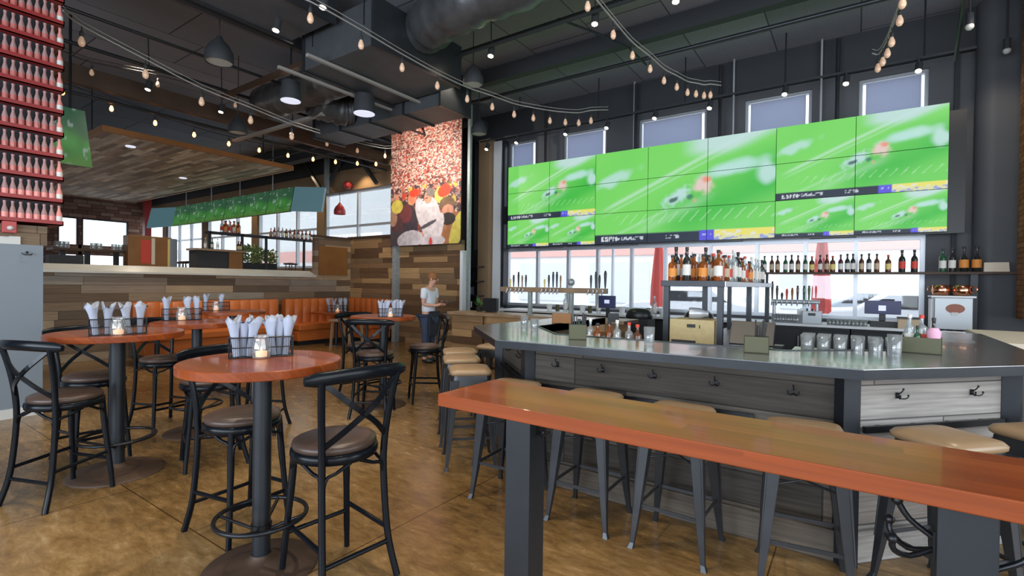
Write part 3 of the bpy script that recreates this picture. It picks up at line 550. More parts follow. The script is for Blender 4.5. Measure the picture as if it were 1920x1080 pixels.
# ---- cross-back bar chair (front towards local +y)
def chair(label):
    t = thing('crossback_bar_chair', label, 'chair', (0, 0, 0), 0, 'black cross-back bar chairs')
    se = MB(); se.lathe([(.0001, .655), (.19, .655), (.2, .66), (.205, .675), (.2, .69), (.17, .702), (.08, .708), (.0001, .709)], n=36, sx=1.0, sy=.98)
    obj('seat', se, 'leather_brown', t)
    sf = MB(); sf.lathe([(.195, .61), (.207, .613), (.212, .632), (.209, .652), (.2, .658), (.0001, .656)], n=36); obj('seat_frame', sf, 'chair_black', t)
    for s in (-1, 1):
        fl = MB().tube(smooth_path([(s * .145, .13, .63), (s * .155, .145, .42), (s * .175, .17, .12), (s * .182, .178, 0)], 4), [.019] * 5 + [.017] * 4 + [.015] * 4, 8)
        obj('leg', fl, 'chair_black', t)
        rl = MB().tube(smooth_path([(s * .20, -.255, 0), (s * .178, -.205, .2), (s * .168, -.178, .5), (s * .17, -.18, .68), (s * .185, -.2, .86), (s * .205, -.235, 1.03)], 5), .0175, 8)
        obj('leg', rl, 'chair_black', t)
    rail = [(x, -.25 + .055 * (x / .27) ** 2 - .012, 1.035 + .012 * (1 - (x / .27) ** 2)) for x in [(-.27 + .54 * i / 12) for i in range(13)]]
    tr = MB(); n = 12; V = []; Fc = []
    for i, (x, y, z) in enumerate(rail):
        q = 1 if 0 < i < 12 else .62
        for j in range(n): a = 2 * math.pi * j / n; V.append((x, y + .019 * q * math.cos(a), z + .033 * q * math.sin(a)))
    for i in range(12):
        for j in range(n): Fc.append((i * n + j, (i + 1) * n + j, (i + 1) * n + (j + 1) % n, i * n + (j + 1) % n))
    tr.add(V, Fc, True).add(V[:n], [list(range(n))]).add(V[-n:], [list(range(n))[::-1]]); obj('top_rail', tr, 'chair_black', t)
    cb = MB()
    for s in (-1, 1):
        cb.tube(smooth_path([(s * .195, -.232, 1.02), (s * .06, -.268, .90), (-s * .07, -.245, .80), (-s * .168, -.185, .71)], 6), 1, sec=(.026, .011), up=(0, 1, 0))
    cb.ball((0, -.268, .852), .009, 6); obj('cross_brace', cb, 'chair_black', t)
    ab = MB()
    def arch(a, b, m_):
        a, b, m_ = Vector(a), Vector(b), Vector(m_)
        for p in (a, b):
            q = Vector((p.x, p.y, p.z)); top = m_ + (p - m_) * .15; top.z = .612
            c1 = q + Vector((0, 0, .1)) + (m_ - q) * .1; c1.z = q.z + .1
            ab.tube(smooth_path([q, c1, (q + top) / 2 + Vector((0, 0, .045)), top], 5), .0095, 6)
    arch((-.152, .148, .46), (.152, .148, .46), (0, .185, .61)); arch((-.168, -.182, .46), (.168, -.182, .46), (0, -.19, .61))
    arch((.155, .14, .46), (.166, -.175, .46), (.19, 0, .61)); arch((-.155, .14, .46), (-.166, -.175, .46), (-.19, 0, .61)); obj('arched_brace', ab, 'chair_black', t)
    for a_, b_ in (((-.17, .165, .21), (.17, .165, .21)), ((-.18, -.212, .17), (.18, -.212, .17)), ((-.166, .16, .26), (-.175, -.205, .235)), ((.166, .16, .26), (.175, -.205, .235))): obj('stretcher', MB().tube([a_, b_], .012, 8), 'chair_black', t)
    return t
ch = chair('large black cross-back bar chair nearest the viewer, tucked at the nearest round table'); index(ch)
ch.location = (-2.16, 1.57, 0); ch.rotation_euler.z = head(-.99, .1)
for x, y, fx, fy, lb in [(-2.98, 1.53, .99, .06, 'black cross-back bar chair at the far side of the nearest round table, brown seat'),
    (-4.42, 1.07, -.36, .93, 'black cross-back bar chair at the left edge of the picture, back to the viewer'),
    (-5.12, 1.42, 1, .05, 'black cross-back bar chair between the grey partition and the leftmost round table'),
    (-4.28, 1.93, -.3, -.9, 'black cross-back bar chair right of the leftmost round table, half hidden by the nearest one'),
    (-5.72, 2.14, 1, .12, 'black cross-back bar chair left of the second row table, seat low under its top'),
    (-4.86, 2.62, -.75, -.6, 'black cross-back bar chair just behind the napkins of the nearest table'),
    (-5.14, 4.14, 1, -.1, 'left one of the three black chairs around the middle distance table'),
    (-4.42, 3.72, -.55, .83, 'front one of the three black chairs around the middle distance table, back to the viewer'),
    (-4.42, 4.52, -.6, -.8, 'right one of the three black chairs around the middle distance table, seen from the side')]:
    dup(ch, (x, y, 0), head(fx, fy), lb)
# ---- metal stool with vinyl cushion
def stool(label):
    t = thing('metal_stool', label, 'stool', (0, 0, 0), 0, 'gunmetal stools with tan cushions')
    def rr(h, r, n=5):
        return [(sx * (h - r) + r * math.cos(a), sy * (h - r) + r * math.sin(a)) for sx, sy, a0 in ((1, 1, 0), (-1, 1, 90), (-1, -1, 180), (1, -1, 270)) for a in [R(a0 + 90 * k / n) for k in range(n + 1)]]
    def loft(m, secs, top=True):
        n = len(secs[0][0]); V = []; Fc = []
        for poly, z in secs: V += [(x, y, z) for x, y in poly]
        for k in range(len(secs) - 1):
            for i in range(n): Fc.append((k * n + i, k * n + (i + 1) % n, (k + 1) * n + (i + 1) % n, (k + 1) * n + i))
        m.add(V, Fc, True); m.add(V[:n], [list(range(n))[::-1]]); m.add(V[-n:], [list(range(n))]); return m
    obj('cushion', loft(MB(), [(rr(.158, .05), .735), (rr(.17, .055), .745), (rr(.172, .055), .762), (rr(.16, .055), .778), (rr(.125, .05), .788), (rr(.06, .03), .792)]), 'tan_vinyl', t)
    obj('seat_pan', loft(MB(), [(rr(.163, .045), .655), (rr(.158, .045), .69), (rr(.152, .045), .735)]), 'gunmetal', t)
    for sx, sy in ((1, 1), (-1, 1), (-1, -1), (1, -1)):
        m = MB(); secs = []
        for z, c, wd in ((.70, .135, .036), (.5, .15, .029), (.2, .175, .019), (.03, .192, .012), (0, .2, .016)):
            secs.append(([(sx * c + a * wd, sy * c + b * wd) for a, b in ((-1, -1), (1, -1), (1, 1), (-1, 1))], z))
        V = [(x, y, z) for poly, z in secs for x, y in poly]; Fc = [(k * 4 + i, k * 4 + (i + 1) % 4, (k + 1) * 4 + (i + 1) % 4, (k + 1) * 4 + i) for k in range(4) for i in range(4)]
        m.add(V, Fc).add(V[:4], [(3, 2, 1, 0)]).add(V[-4:], [(0, 1, 2, 3)])
        m.tube([(sx * (.135 + .03), sy * (.135 + .03), .66), (sx * (.175 + .018), sy * (.175 + .018), .22)], [.01, .004], 6)
        obj('leg', m, 'gunmetal', t, .003)
    st = MB(); q = .17
    for a, b in (((-q, -q), (q, -q)), ((q, -q), (q, q)), ((q, q), (-q, q)), ((-q, q), (-q, -q))): st.tube([(*a, .24), (*b, .24)], 1, sec=(.006, .02))
    obj('stretcher', st, 'gunmetal', t); q = .15; obj('cross_brace', MB().tube([(-q, -q, .51), (q, q, .51)], .006, 6).tube([(q, -q, .51), (-q, q, .51)], .006, 6), 'gunmetal', t)
    return t
s0 = stool('nearest of the three tan topped metal stools in line at the left bar corner'); index(s0)
s0.location = (-2.62, 3.20, 0); s0.rotation_euler.z = R(45)
for x, y, rz, lb in [(-3.05, 3.60, 45, 'middle one of the three tan topped metal stools in line at the left bar corner'),
    (-3.40, 3.98, 45, 'farthest of the three tan topped metal stools in line at the left bar corner'),
    (-3.36, 4.55, 10, 'metal stool with cushion standing beyond the left tip of the bar counter'),
    (-1.98, 2.88, 5, 'metal stool mostly hidden behind the left steel post of the communal table'),
    (-1.38, 2.90, 1, 'metal stool at the bar just right of the left communal table post'),
    (-.82, 2.89, -1, 'metal stool in the middle of the bar front, legs seen below the communal tabletop'),
    (-.20, 2.90, 8, 'metal stool at the bar front left of the tan cushion corner stool'),
    (.37, 3.16, 48, 'metal stool whose shiny tan cushion rises above the communal tabletop at right'),
    (.80, 3.56, 45, 'lower of two metal stools cut by the right edge of the picture'),
    (1.14, 4.45, 88, 'upper of two metal stools cut by the right edge, just below the counter')]:
    dup(s0, (x, y, 0), R(rz), lb)

# ---- the bar
P_out = [(-2.98, 5.6), (-2.98, 3.70), (-2.14, 2.90), (.04, 3.06), (.96, 4.02), (.96, 6.25)]
P_in = [(.42, 6.25), (.42, 4.28), (-.36, 3.62), (-1.55, 3.50), (-2.36, 3.6), (-2.50, 4.05), (-2.50, 5.6)]
def uring(m, out, inn, z0, z1):
    """U shaped slab between an outer and an inner open outline of equal length"""
    k = len(out); V = [(x, y, z) for z in (z0, z1) for x, y in out] + [(x, y, z) for z in (z0, z1) for x, y in inn]
    Fc = []
    for i in range(k - 1):
        Fc += [(i, i + 1, k + i + 1, k + i), (2 * k + i + 1, 2 * k + i, 3 * k + i, 3 * k + i + 1), (k + i, k + i + 1, 3 * k + i + 1, 3 * k + i), (i + 1, i, 2 * k + i, 2 * k + i + 1)]
    Fc += [(0, k, 3 * k, 2 * k), (k - 1, 3 * k - 1, 4 * k - 1, 2 * k - 1)]; return m.add(V, Fc)
bar = thing('bar_counter', 'big horseshoe bar with a zinc counter and grey weathered board front', 'bar', (-1, 4.5, 0)); bo = Vector((1, -4.5))
sh = lambda pts: [(x + 1, y - 4.5) for x, y in pts]
OUT = sh([(-2.98, 5.6), (-2.98, 3.70), (-2.14, 2.90), (.04, 3.06), (.96, 4.02), (.96, 6.25)]); INN = sh([(-2.50, 5.6), (-2.50, 4.05), (-2.0, 3.52), (-.36, 3.62), (.42, 4.3), (.42, 6.25)])
o = obj('countertop', uring(MB(), OUT, INN, 1.02, 1.07), 'zinc_top', bar, .003)
o = obj('counter_edge', uring(MB(), [(x + dx, y + dy) for (x, y), (dx, dy) in zip(OUT, [(-.004, 0), (-.004, -.002), (-.001, -.004), (.001, -.004), (.004, -.002), (.004, 0)])], [(x, y) for x, y in OUT], 1.015, 1.066), 'zinc_edge', bar)
FB = sh([(-2.84, 5.6), (-2.84, 3.96), (-2.03, 3.2), (-.04, 3.22), (.74, 4.06), (.74, 6.2)]); FI = sh([(-2.74, 5.6), (-2.74, 4.0), (-1.98, 3.3), (-.08, 3.32), (.64, 4.1), (.64, 6.2)])
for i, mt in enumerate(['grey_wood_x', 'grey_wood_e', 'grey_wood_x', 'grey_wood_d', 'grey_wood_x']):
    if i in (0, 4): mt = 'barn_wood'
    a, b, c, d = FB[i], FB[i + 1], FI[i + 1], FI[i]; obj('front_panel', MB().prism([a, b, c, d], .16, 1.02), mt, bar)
    def off(p, q, r_, s=.05):
        return p
    # kick board standing a little proud
    ctr = Vector((1.0 - 1, 4.6 - 4.5)); e = [Vector(p) + (Vector(p) - ctr).normalized() * (.03 if i else .02) for p in (a, b)]
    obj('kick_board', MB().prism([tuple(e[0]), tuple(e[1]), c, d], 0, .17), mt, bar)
for k, (x, y) in enumerate([FB[1], FB[2], FB[3], FB[4]]): 
    dx, dy = (Vector((x, y)) - Vector((0, .1))).normalized(); obj('corner_post', MB().obox((x + dx * .02, y + dy * .02, .51), (dx, dy, 0), (-dy, dx, 0), (0, 0, 1), .04, .045, .51), 'steel_dark', bar, .002)
# foot rail bars and coat hooks along the fronts
def on(i, s, z, d=0):
    a, b = Vector(FB[i]), Vector(FB[i + 1]); p = a + (b - a) * s; n = Vector(((b - a).y, -(b - a).x)).normalized() * (1 if i else 1)
    if n.dot(p - Vector((0, .3))) < 0: n = -n
    p = p + n * d; return Vector((p.x, p.y, z)), Vector((n.x, n.y, 0))
for i, s0_, s1_ in ((1, .12, .92), (2, .05, .78), (3, .08, .93)):
    p, n = on(i, s0_, .72, .035); q, _ = on(i, s1_, .72, .035); rb = MB().tube([p, q], 1, sec=(.02, .035), up=(0, 0, 1))
    for k in range(4): c, _ = on(i, s0_ + (s1_ - s0_) * (k + .5) / 4, .72, .018); rb.obox(c, n, n.cross(Vector((0, 0, 1))), (0, 0, 1), .02, .012, .012)
    obj('leaning_rail', rb, 'black_metal', bar)
for i, ss in ((1, (.35, .75)), (2, (.12, .3, .48, .67, .88)), (3, (.3, .76))):
    for s_ in ss: p, n = on(i, s_, .89, .006); obj('coat_hook', coat_hook(p, n, .72), 'black_metal', bar)
for s_ in (.15, .5, .8):
    p, n = on(4, s_, .86, .02); obj('coat_hook', coat_hook(p, n, .72), 'black_metal', bar)
# inner splash edge and under-bar dark cabinets
obj('inner_cabinet', uring(MB(), [(x, y + .02) for x, y in INN], sh([(-2.25, 5.6), (-2.25, 4.15), (-1.9, 3.85), (-.45, 3.9), (.2, 4.4), (.2, 6.2)]), 0, .86), 'plastic_black', bar)
obj('speed_rail', uring(MB(), INN, [(x + (.0), y + .03) for x, y in INN], 1.0, 1.075), 'steel_dark', bar)

# pale counter on the right, behind the bar
t = thing('side_counter', 'pale beige counter at the right behind the dark bar arm', 'counter', (1.7, 6.3, 0))
obj('countertop', MB().box((-.72, -.75, 1.0), (1.2, .9, 1.05)), 'cream', t, .003); obj('cabinet', MB().box((-.66, -.68, 0), (1.1, .85, 1.0)), 'wall_grey', t)
# host counter of wood at the back left
t = thing('host_counter', 'long wooden service counter running from the plank wall toward the taps', 'counter', (-5.0, 7.0, 0))
obj('countertop', MB().box((-1.05, -.28, .91), (2.3, .3, .96)), 'cream', t, .003).data.materials[0] = M['booth_wood']
for x0, x1 in ((-1.0, -.3), (-.26, .5), (.54, 1.3), (1.34, 2.2)): obj('front_panel', MB().box((x0, -.2, 0), (x1, .25, .91)), 'barn_wood_x', t)

# ---- orange booth
def booth(name, loc, L_, label, rotz=0):
    t = thing(name, label, 'booth', loc, rotz, 'orange channel-tufted booths')
    n = max(3, int(L_ / .2)); wd = L_ / n; m = MB()
    prof = [(.0, -.02), (.2, .012), (.5, .02), (.8, .012), (1, -.02)]
    for i in range(n):
        V = []; Fc = []
        for z in (.44, .75, 1.02, 1.05):
            for u_, d in prof: V.append(((.20 + d) if z < 1.04 else .12, (i + u_) * wd, z))
        for a in range(3):
            for b in range(4): Fc.append((a * 5 + b, a * 5 + b + 1, (a + 1) * 5 + b + 1, (a + 1) * 5 + b))
        m.add(V, Fc, True)
    m.box((.0, 0, .3), (.17, L_, 1.045)); obj('backrest', m, 'orange_vinyl', t)
    s_ = MB()
    for i in range(max(1, int(L_ / .9))): q = L_ / max(1, int(L_ / .9)); s_.box((.17, i * q + .006, .34), (.72, (i + 1) * q - .006, .48))
    obj('seat', s_, 'orange_vinyl', t, .025); obj('seat_front', MB().box((.1, .02, .1), (.66, L_ - .02, .335)), 'orange_vinyl', t, .01); obj('plinth', MB().box((.1, .04, 0), (.6, L_ - .04, .1)), 'plastic_black', t)
    return t
Y1 = PX(250, 566, -10.8).y; Y2 = PX(523, 561, -10.8).y; Y3 = PX(537, 561, -10.8).y
booth('orange_booth', (-11.0, Y1, 0), Y2 - Y1, 'long orange channel-tufted booth against the left part of the plank wall')
booth('orange_booth', (-11.0, Y3, 0), 7.8 - Y3, 'shorter orange booth at the corner of the plank wall')
booth('orange_booth', (-11.0, 8.55, 0), 1.55, 'orange booth end under the return wall beside the galvanised post', R(-90))
def booth_table(loc, label, sx=.55, sy=.38):
    t = thing('booth_table', label, 'table', loc, 0, 'square booth tables')
    obj('tabletop', MB().box((-sx, -sy, .72), (sx, sy, .76)), 'table_wood', t, .003); obj('pedestal', MB().lathe([(.04, .02), (.04, .72)], n=12).lathe([(.24, 0), (.24, .02)], n=20), 'steel_dark', t); return t
booth_table((-9.9, 7.2, 0), 'rectangular booth table in front of the corner booth', .4, .45)
booth_table((-9.9, 3.6, 0), 'rectangular booth table in front of the long orange booth')
# low stool bench by the booth
t = thing('wooden_bench', 'small pale wooden bench at the end of the orange booth seat', 'bench', (*G(650, 640, .2).xy, 0))
obj('seat', MB().box((-.35, -.2, .62), (.35, .2, .66)), 'booth_wood', t, .004)
for a in (-1, 1):
    for b in (-1, 1): obj('leg', MB().tube([(a * .32, b * .17, 0), (a * .28, b * .15, .62)], 1, sec=(.04, .04)), 'booth_wood', t)

# ---- napkin caddies, napkin rolls, candle jars
def caddy_mesh():
    m = MB(); L_, W_ = .075, .055; hs = (.002, .06, .12)
    for z in hs: m.tube([(-L_, -W_, z), (L_, -W_, z), (L_, W_, z), (-L_, W_, z)], .003 if z < .1 else .004, 5, closed=True, up=(0, 0, 1), smooth=False)
    for i in range(17):
        x = -L_ + 2 * L_ * i / 16
        for s in (-1, 1): m.tube([(x, s * W_, 0), (x, s * W_, .12)], .0013, 4)
    for i in range(1, 6):
        y = -W_ + 2 * W_ * i / 6
        for s in (-1, 1): m.tube([(s * L_, y, 0), (s * L_, y, .12)], .0013, 4)
    m.box((-L_, -W_, 0), (L_, W_, .003)); return m
def napkin_mesh(k):
    rnd = random.Random(k); m = MB(); n = 14; V = []; Fc = []
    zs = [0, .05, .1, .15, .19, .215]; rs = [.017, .018, .019, .024, .031, .036]
    for q, (z, r) in enumerate(zip(zs, rs)):
        for i in range(n):
            a = 2 * math.pi * i / n; f = 1 + (.0 if q < 3 else .16 * (q - 2)) * math.sin(3 * a + k) * .7; zz = z + (0 if q < 5 else .022 * math.sin(2 * a + k * 1.7) + rnd.uniform(-.006, .006))
            V.append((r * f * math.cos(a), r * f * .62 * math.sin(a), zz))
    for q in range(5):
        for i in range(n): Fc.append((q * n + i, q * n + (i + 1) % n, (q + 1) * n + (i + 1) % n, (q + 1) * n + i))
    c = len(V); V.append((0, 0, .15))
    for i in range(n): Fc.append((5 * n + i, 5 * n + (i + 1) % n, c))
    m.add(V, Fc, True); m.add(V[:n], [list(range(n))[::-1]]); return m
CM = caddy_mesh().mesh('napkin_caddy'); CM.materials.append(M['basket'])
NM = [napkin_mesh(k).mesh('napkin_roll') for k in range(4)]
for q in NM: q.materials.append(M['napkin'])
def jar(loc, where, s=1.0):
    t = thing('candle_jar', 'glass candle jar glowing ' + where, 'candle', loc, 0, 'glass candle jars'); t.scale = (s,) * 3
    obj('jar', MB().lathe([(.03, 0), (.034, .006), (.035, .05), (.028, .072), (.026, .09), (.029, .095)], n=18, cap=False).lathe([(.0001, .001), (.033, .003)], n=18, cap=False), 'clear_glass', t)
    obj('candle', MB().lathe([(.022, .006), (.022, .028), (.006, .03), (.004, .04), (.0001, .05)], n=14), 'candle', t); return t
JAR = None
def caddy_set(cx, cy, z, ang, where, cnt=(3, 3), full=True, s=.88):
    """two wire caddies with rolled napkins and a candle jar between them"""
    global JAR
    ca, sa = math.cos(ang), math.sin(ang)
    for q, side in enumerate((-1, 1)):
        ox, oy = cx + ca * .098 * side * s, cy + sa * .098 * side * s
        c = bpy.data.objects.new('napkin_caddy', CM); C.objects.link(c); c.location = (ox, oy, z + .001); c.rotation_euler.z = ang + (.0 if side < 0 else .05); c.scale = (s,) * 3
        tag(c, 'black wire napkin caddy, %s one %s' % ('left' if side < 0 else 'right', where), 'caddy', 'black wire napkin caddies')
        for k in range(cnt[q]):
            lx = (-.034 + .068 * k / max(1, cnt[q] - 1)) * s; ly = (.012 if k % 2 else -.014) * s
            n = bpy.data.objects.new('napkin_roll', NM[(k + q * 2) % 4]); C.objects.link(n); n.location = (ox + ca * lx - sa * ly, oy + sa * lx + ca * ly, z + .006)
            n.rotation_euler = (random.uniform(-.08, .08), (-.12 + .12 * k) if cnt[q] > 1 else 0, ang + random.uniform(-.4, .4)); n.scale = (s * 1.12, s * 1.12, s * 1.04)
            tag(n, 'rolled napkin, %s from left in %s caddy %s' % (ORD[k], 'left' if side < 0 else 'right', where), 'napkin', 'rolled napkins in caddies')
    jx, jy = cx - sa * -.0 + .0, cy
    if JAR is None: JAR = jar((cx + sa * .07, cy - ca * .07, z + .001), where, s * 1.45); index(JAR)
    else: dup(JAR, (cx + sa * .07, cy - ca * .07, z + .001), 0, 'glass candle jar glowing ' + where, None, s * 1.45)
va = lambda x, y: math.atan2(y, x) - math.pi / 2   # turn across the line of sight
a1 = G(490, 668, 1.07)
caddy_set(a1.x, a1.y, 1.07, va(a1.x, a1.y), 'on the nearest round table')
a2 = G(222, 627, 1.07); caddy_set(a2.x, a2.y, 1.07, va(a2.x, a2.y), 'on the leftmost round table', (2, 2), s=.95)
a3 = G(341, 600, 1.07); caddy_set(a3.x, a3.y, 1.07, va(a3.x, a3.y), 'on the second left table', (1, 2), s=.95)
a4 = G(405, 582, 1.07); caddy_set(a4.x, a4.y, 1.07, va(a4.x, a4.y), 'on the table before the orange booth', (1, 1), s=.9)
a5 = G(732, 594, 1.07); caddy_set(a5.x, a5.y, 1.07, va(a5.x, a5.y), 'on the middle distance round table', (3, 3), s=.8)
a6 = PX(633, 577, -9.9); caddy_set(a6.x, a6.y, .76, va(a6.x, a6.y), 'on the corner booth table', (2, 2), s=1.3)

# ================================================================ bar equipment
BOT = {}
def bottle_mesh(kind):
    body, lab, cap, h, r, shp = kind; m = MB()
    if shp == 'wine': pr = [(r * .96, 0), (r, .006), (r, h * .58), (r * .8, h * .66), (r * .38, h * .73), (r * .36, h * .93), (r * .42, h * .94), (r * .42, h * .97)]
    elif shp == 'fat': pr = [(r * .9, 0), (r * 1.05, .01), (r * 1.12, h * .35), (r * .95, h * .5), (r * .45, h * .64), (r * .34, h * .7), (r * .32, h * .9)]
    else: pr = [(r * .97, 0), (r, .006), (r, h * .62), (r * .85, h * .68), (r * .36, h * .74), (r * .34, h * .92)]
    m.mi(0).lathe(pr, n=14); z0, z1 = h * .16, h * .48; rr = r * (1.0 if shp != 'fat' else 1.12) + .0012
    m.mi(1).lathe([(rr, z0), (rr, z1)], n=14, cap=False); m.mi(2).lathe([(r * .44, h * .9), (r * .44, h)], n=10); me = m.mesh('bottle')
    for q in (body, lab, cap): me.materials.append(M[q])
    return me
KINDS = [('amber_glass', 'label_white', 'label_black', .29, .04, 's'), ('amber_glass', 'label_beige', 'label_black', .26, .042, 'fat'), ('bottle_clear', 'label_white', 'label_white', .31, .037, 's'), ('brown_glass', 'label_yellow', 'label_red', .28, .04, 's'),
         ('dark_glass', 'label_white', 'label_black', .31, .037, 'wine'), ('green_glass', 'label_white', 'label_black', .3, .037, 'wine'), ('amber_glass', 'label_orange', 'label_black', .27, .044, 's'), ('bottle_clear', 'label_red', 'label_red', .29, .038, 's'),
         ('dark_glass', 'label_orange', 'label_black', .32, .042, 'fat'), ('dark_glass', 'label_red', 'label_black', .33, .042, 'wine'), ('brown_glass', 'label_beige', 'label_black', .3, .037, 'wine'), ('purple_glass', 'label_white', 'label_black', .3, .037, 'wine')]
BM = [bottle_mesh(k) for k in KINDS]
KN = ['amber bottle with white label', 'squat amber bottle with beige label', 'clear bottle with white label', 'brown bottle with yellow label', 'black wine bottle with white label', 'green wine bottle with white label',
      'amber bottle with orange label', 'clear bottle with red label', 'squat black bottle with orange label', 'black bottle with red label', 'brown wine bottle with beige label', 'dark red wine bottle with white label']
def put(me, name, loc, label, cat, group=None, rz=0, s=1):
    o = bpy.data.objects.new(name, me); C.objects.link(o); o.location = loc; o.rotation_euler.z = rz
    if s != 1: o.scale = (s,) * 3 if not isinstance(s, tuple) else s
    return tag(o, label, cat, group)
# steel island frame with liquor on top
IX0, IX1, IY0, IY1 = -1.50, -.97, 4.7, 7.6
t = thing('bottle_rack', 'tall open steel frame inside the bar, its top shelf packed with liquor', 'rack', (IX0, IY0, 0)); wx = IX1 - IX0; wy = IY1 - IY0
obj('top_shelf', MB().box((-.02, -.02, 1.47), (wx + .02, wy, 1.525)), 'steel_dark', t, .003); obj('shelf_edge', MB().box((wx + .02, -.02, 1.475), (wx + .026, wy, 1.52)), 'alu', t)
for x, y in ((0, 0), (wx - .05, 0), (0, wy / 2), (wx - .05, wy / 2), (0, wy - .05), (wx - .05, wy - .05)): obj('post', MB().box((x, y, 0), (x + .05, y + .05, 1.47)), 'steel_dark', t)
obj('lower_shelf', MB().box((.0, .0, .86), (wx, wy, .89)), 'steel_dark', t); obj('cabinet', MB().box((.02, .04, .1), (wx - .02, wy - .04, .84)), 'plastic_black', t)
n = 0
for j in range(13):
    for i in range(4):
        k = random.choice([0, 1, 3, 6, 6, 0, 2, 7, 4] if j < 4 else [2, 2, 7, 0, 5, 4, 2, 6]); x = IX0 + .06 + .135 * i + random.uniform(-.01, .01); y = IY0 + .07 + (.13 if j < 3 else .225) * j - (0 if j < 3 else .2) + random.uniform(-.01, .01)
        put(BM[k], 'liquor_bottle', (x, y, 1.526), '%s, %s from left in %s row of the steel rack' % (KN[k], ORD[i], ORD[j]), 'bottle', 'liquor bottles on the steel rack', random.random() * 6, random.uniform(.85, 1.06)); n += 1
# crate on the rack
cr_ = thing('bamboo_crate', 'pale bamboo crate with black slots standing on the steel bottle rack', 'crate', (IX0 + .06, IY0 - .0, .89))
obj('body', MB().box((0, .01, 0), (.40, .38, .275)), 'bamboo', cr_, .003); obj('slot', MB().box((.02, .004, .03), (.24, .012, .085)), 'label_black', cr_)
obj('stencil', MB().box((.16, .004, .205), (.235, .011, .235)).box((.27, .004, .2), (.276, .011, .23)), 'label_black', cr_)
o = put(MB().lathe([(.05, 0), (.055, .02), (.05, .1), (.03, .14), (.03, .17)], n=16).mesh('cocktail_shaker'), 'cocktail_shaker', (IX0 + .2, IY0 + .15, 1.166), 'steel cocktail shaker lying on the bamboo crate', 'shaker'); o.rotation_euler = (0, R(90), .3); o.data.materials.append(M['alu']); o.location.z += .052
# point of sale terminal in the rack
t = thing('sales_terminal', 'black sales terminal with tilted screen right of the bamboo crate', 'terminal', (-.72, 4.62, .86))
obj('base', MB().box((-.14, -.1, 0), (.16, .2, .1)), 'plastic_black', t, .01); obj('screen', MB().obox((0, .02, .22), (1, 0, 0), (0, .5, .86), (0, -.86, .5), .17, .11, .012), 'plastic_black', t, .004)
obj('card_reader', MB().box((.17, -.06, 0), (.24, .06, .14)), 'plastic_black', t, .004)
# wine shelf across the windows
t = thing('wine_shelf', 'long dark shelf across the windows carrying a row of wine bottles', 'shelf', (-1.3, 9.45, 1.69))
obj('board', MB().box((0, -.11, 0), (3.3, .12, .032)), 'rust_steel', t); obj('bracket_post', MB().box((2.62, -.03, -.79), (2.7, .05, 0)), 'steel_dark', t); obj('bracket_post', MB().box((.02, .06, -.79), (.06, .1, 0)), 'steel_dark', t)
wp = [1433, 1447, 1458, 1472.5, 1484, 1496, 1509.6, 1522, 1537.5, 1550, 1561, 1576, 1588.5, 1599, 1615, 1629, 1643.7, 1665, 1691, 1714]
wk = [5, 10, 10, 5, 4, 10, 5, 3, 11, 10, 3, 11, 4, 4, 10, 4, 10, 3, 9, 9]
for i, (px, k) in enumerate(zip(wp, wk)):
    x = PY(px, 508, 9.45).x; put(BM[k], 'wine_bottle', (x, 9.45 + random.uniform(-.02, .02), 1.723), '%s, %s from the left on the window shelf' % (KN[k], ORD[i]), 'bottle', 'wine bottles on the window shelf', i, .93 if k != 9 else 1.0)
for i, (px, k) in enumerate(((1767, 5), (1785, 4), (1807, 8), (1831, 8))):
    put(BM[k], 'large_bottle', (PY(px, 508, 9.42).x, 9.42, 1.723), '%s, %s of four bottles at the right shelf end' % (KN[k], ORD[i]), 'bottle', 'four large bottles at the right end of the window shelf', i, 1.12)
o = obj('wooden_sign_block', MB().add([(-.13, -.04, 0), (.13, -.04, 0), (.13, .04, 0), (-.13, .04, 0), (-.125, -.01, .13), (.125, -.01, .13), (.125, .03, .13), (-.125, .03, .13)], [(3, 2, 1, 0), (4, 5, 6, 7), (0, 1, 5, 4), (1, 2, 6, 5), (2, 3, 7, 6), (3, 0, 4, 7)]), 'cream', None, .004, loc=(PY(1868, 500, 9.4).x, 9.4, 1.723)); tag(o, 'pale wooden block sign at the right end of the wine shelf', 'sign')
# back counter with coolers
t = thing('back_counter', 'white steel back counter running under the bar windows', 'counter', (-6.6, 9.46, 0))
obj('countertop', MB().box((0, -.4, .86), (7.94, .4, .9)), 'white_paint', t, .003)
for k in range(6):
    x = -6.55 + k * 1.3; c = thing('bottle_cooler', 'black under-counter cooler, %s from the left below the white back counter' % ORD[k], 'cooler', (x, 9.2, 0), 0, 'black under-counter coolers')
    obj('body', MB().box((0, .0, .05), (1.28, .55, .855)), 'plastic_black', c)
    for q in (0, 1): d = obj('door', MB().box((.02 + q * .63, -.03, .1), (.63 + q * .63, 0, .82)), 'wall_dark', c, .004); obj('handle', MB().tube([(.6 + q * .12, -.05, .45), (.6 + q * .12, -.05, .7)], .008, 6), 'alu', d)
def on_back(px, Y=9.3): return PY(px, 607, Y).x
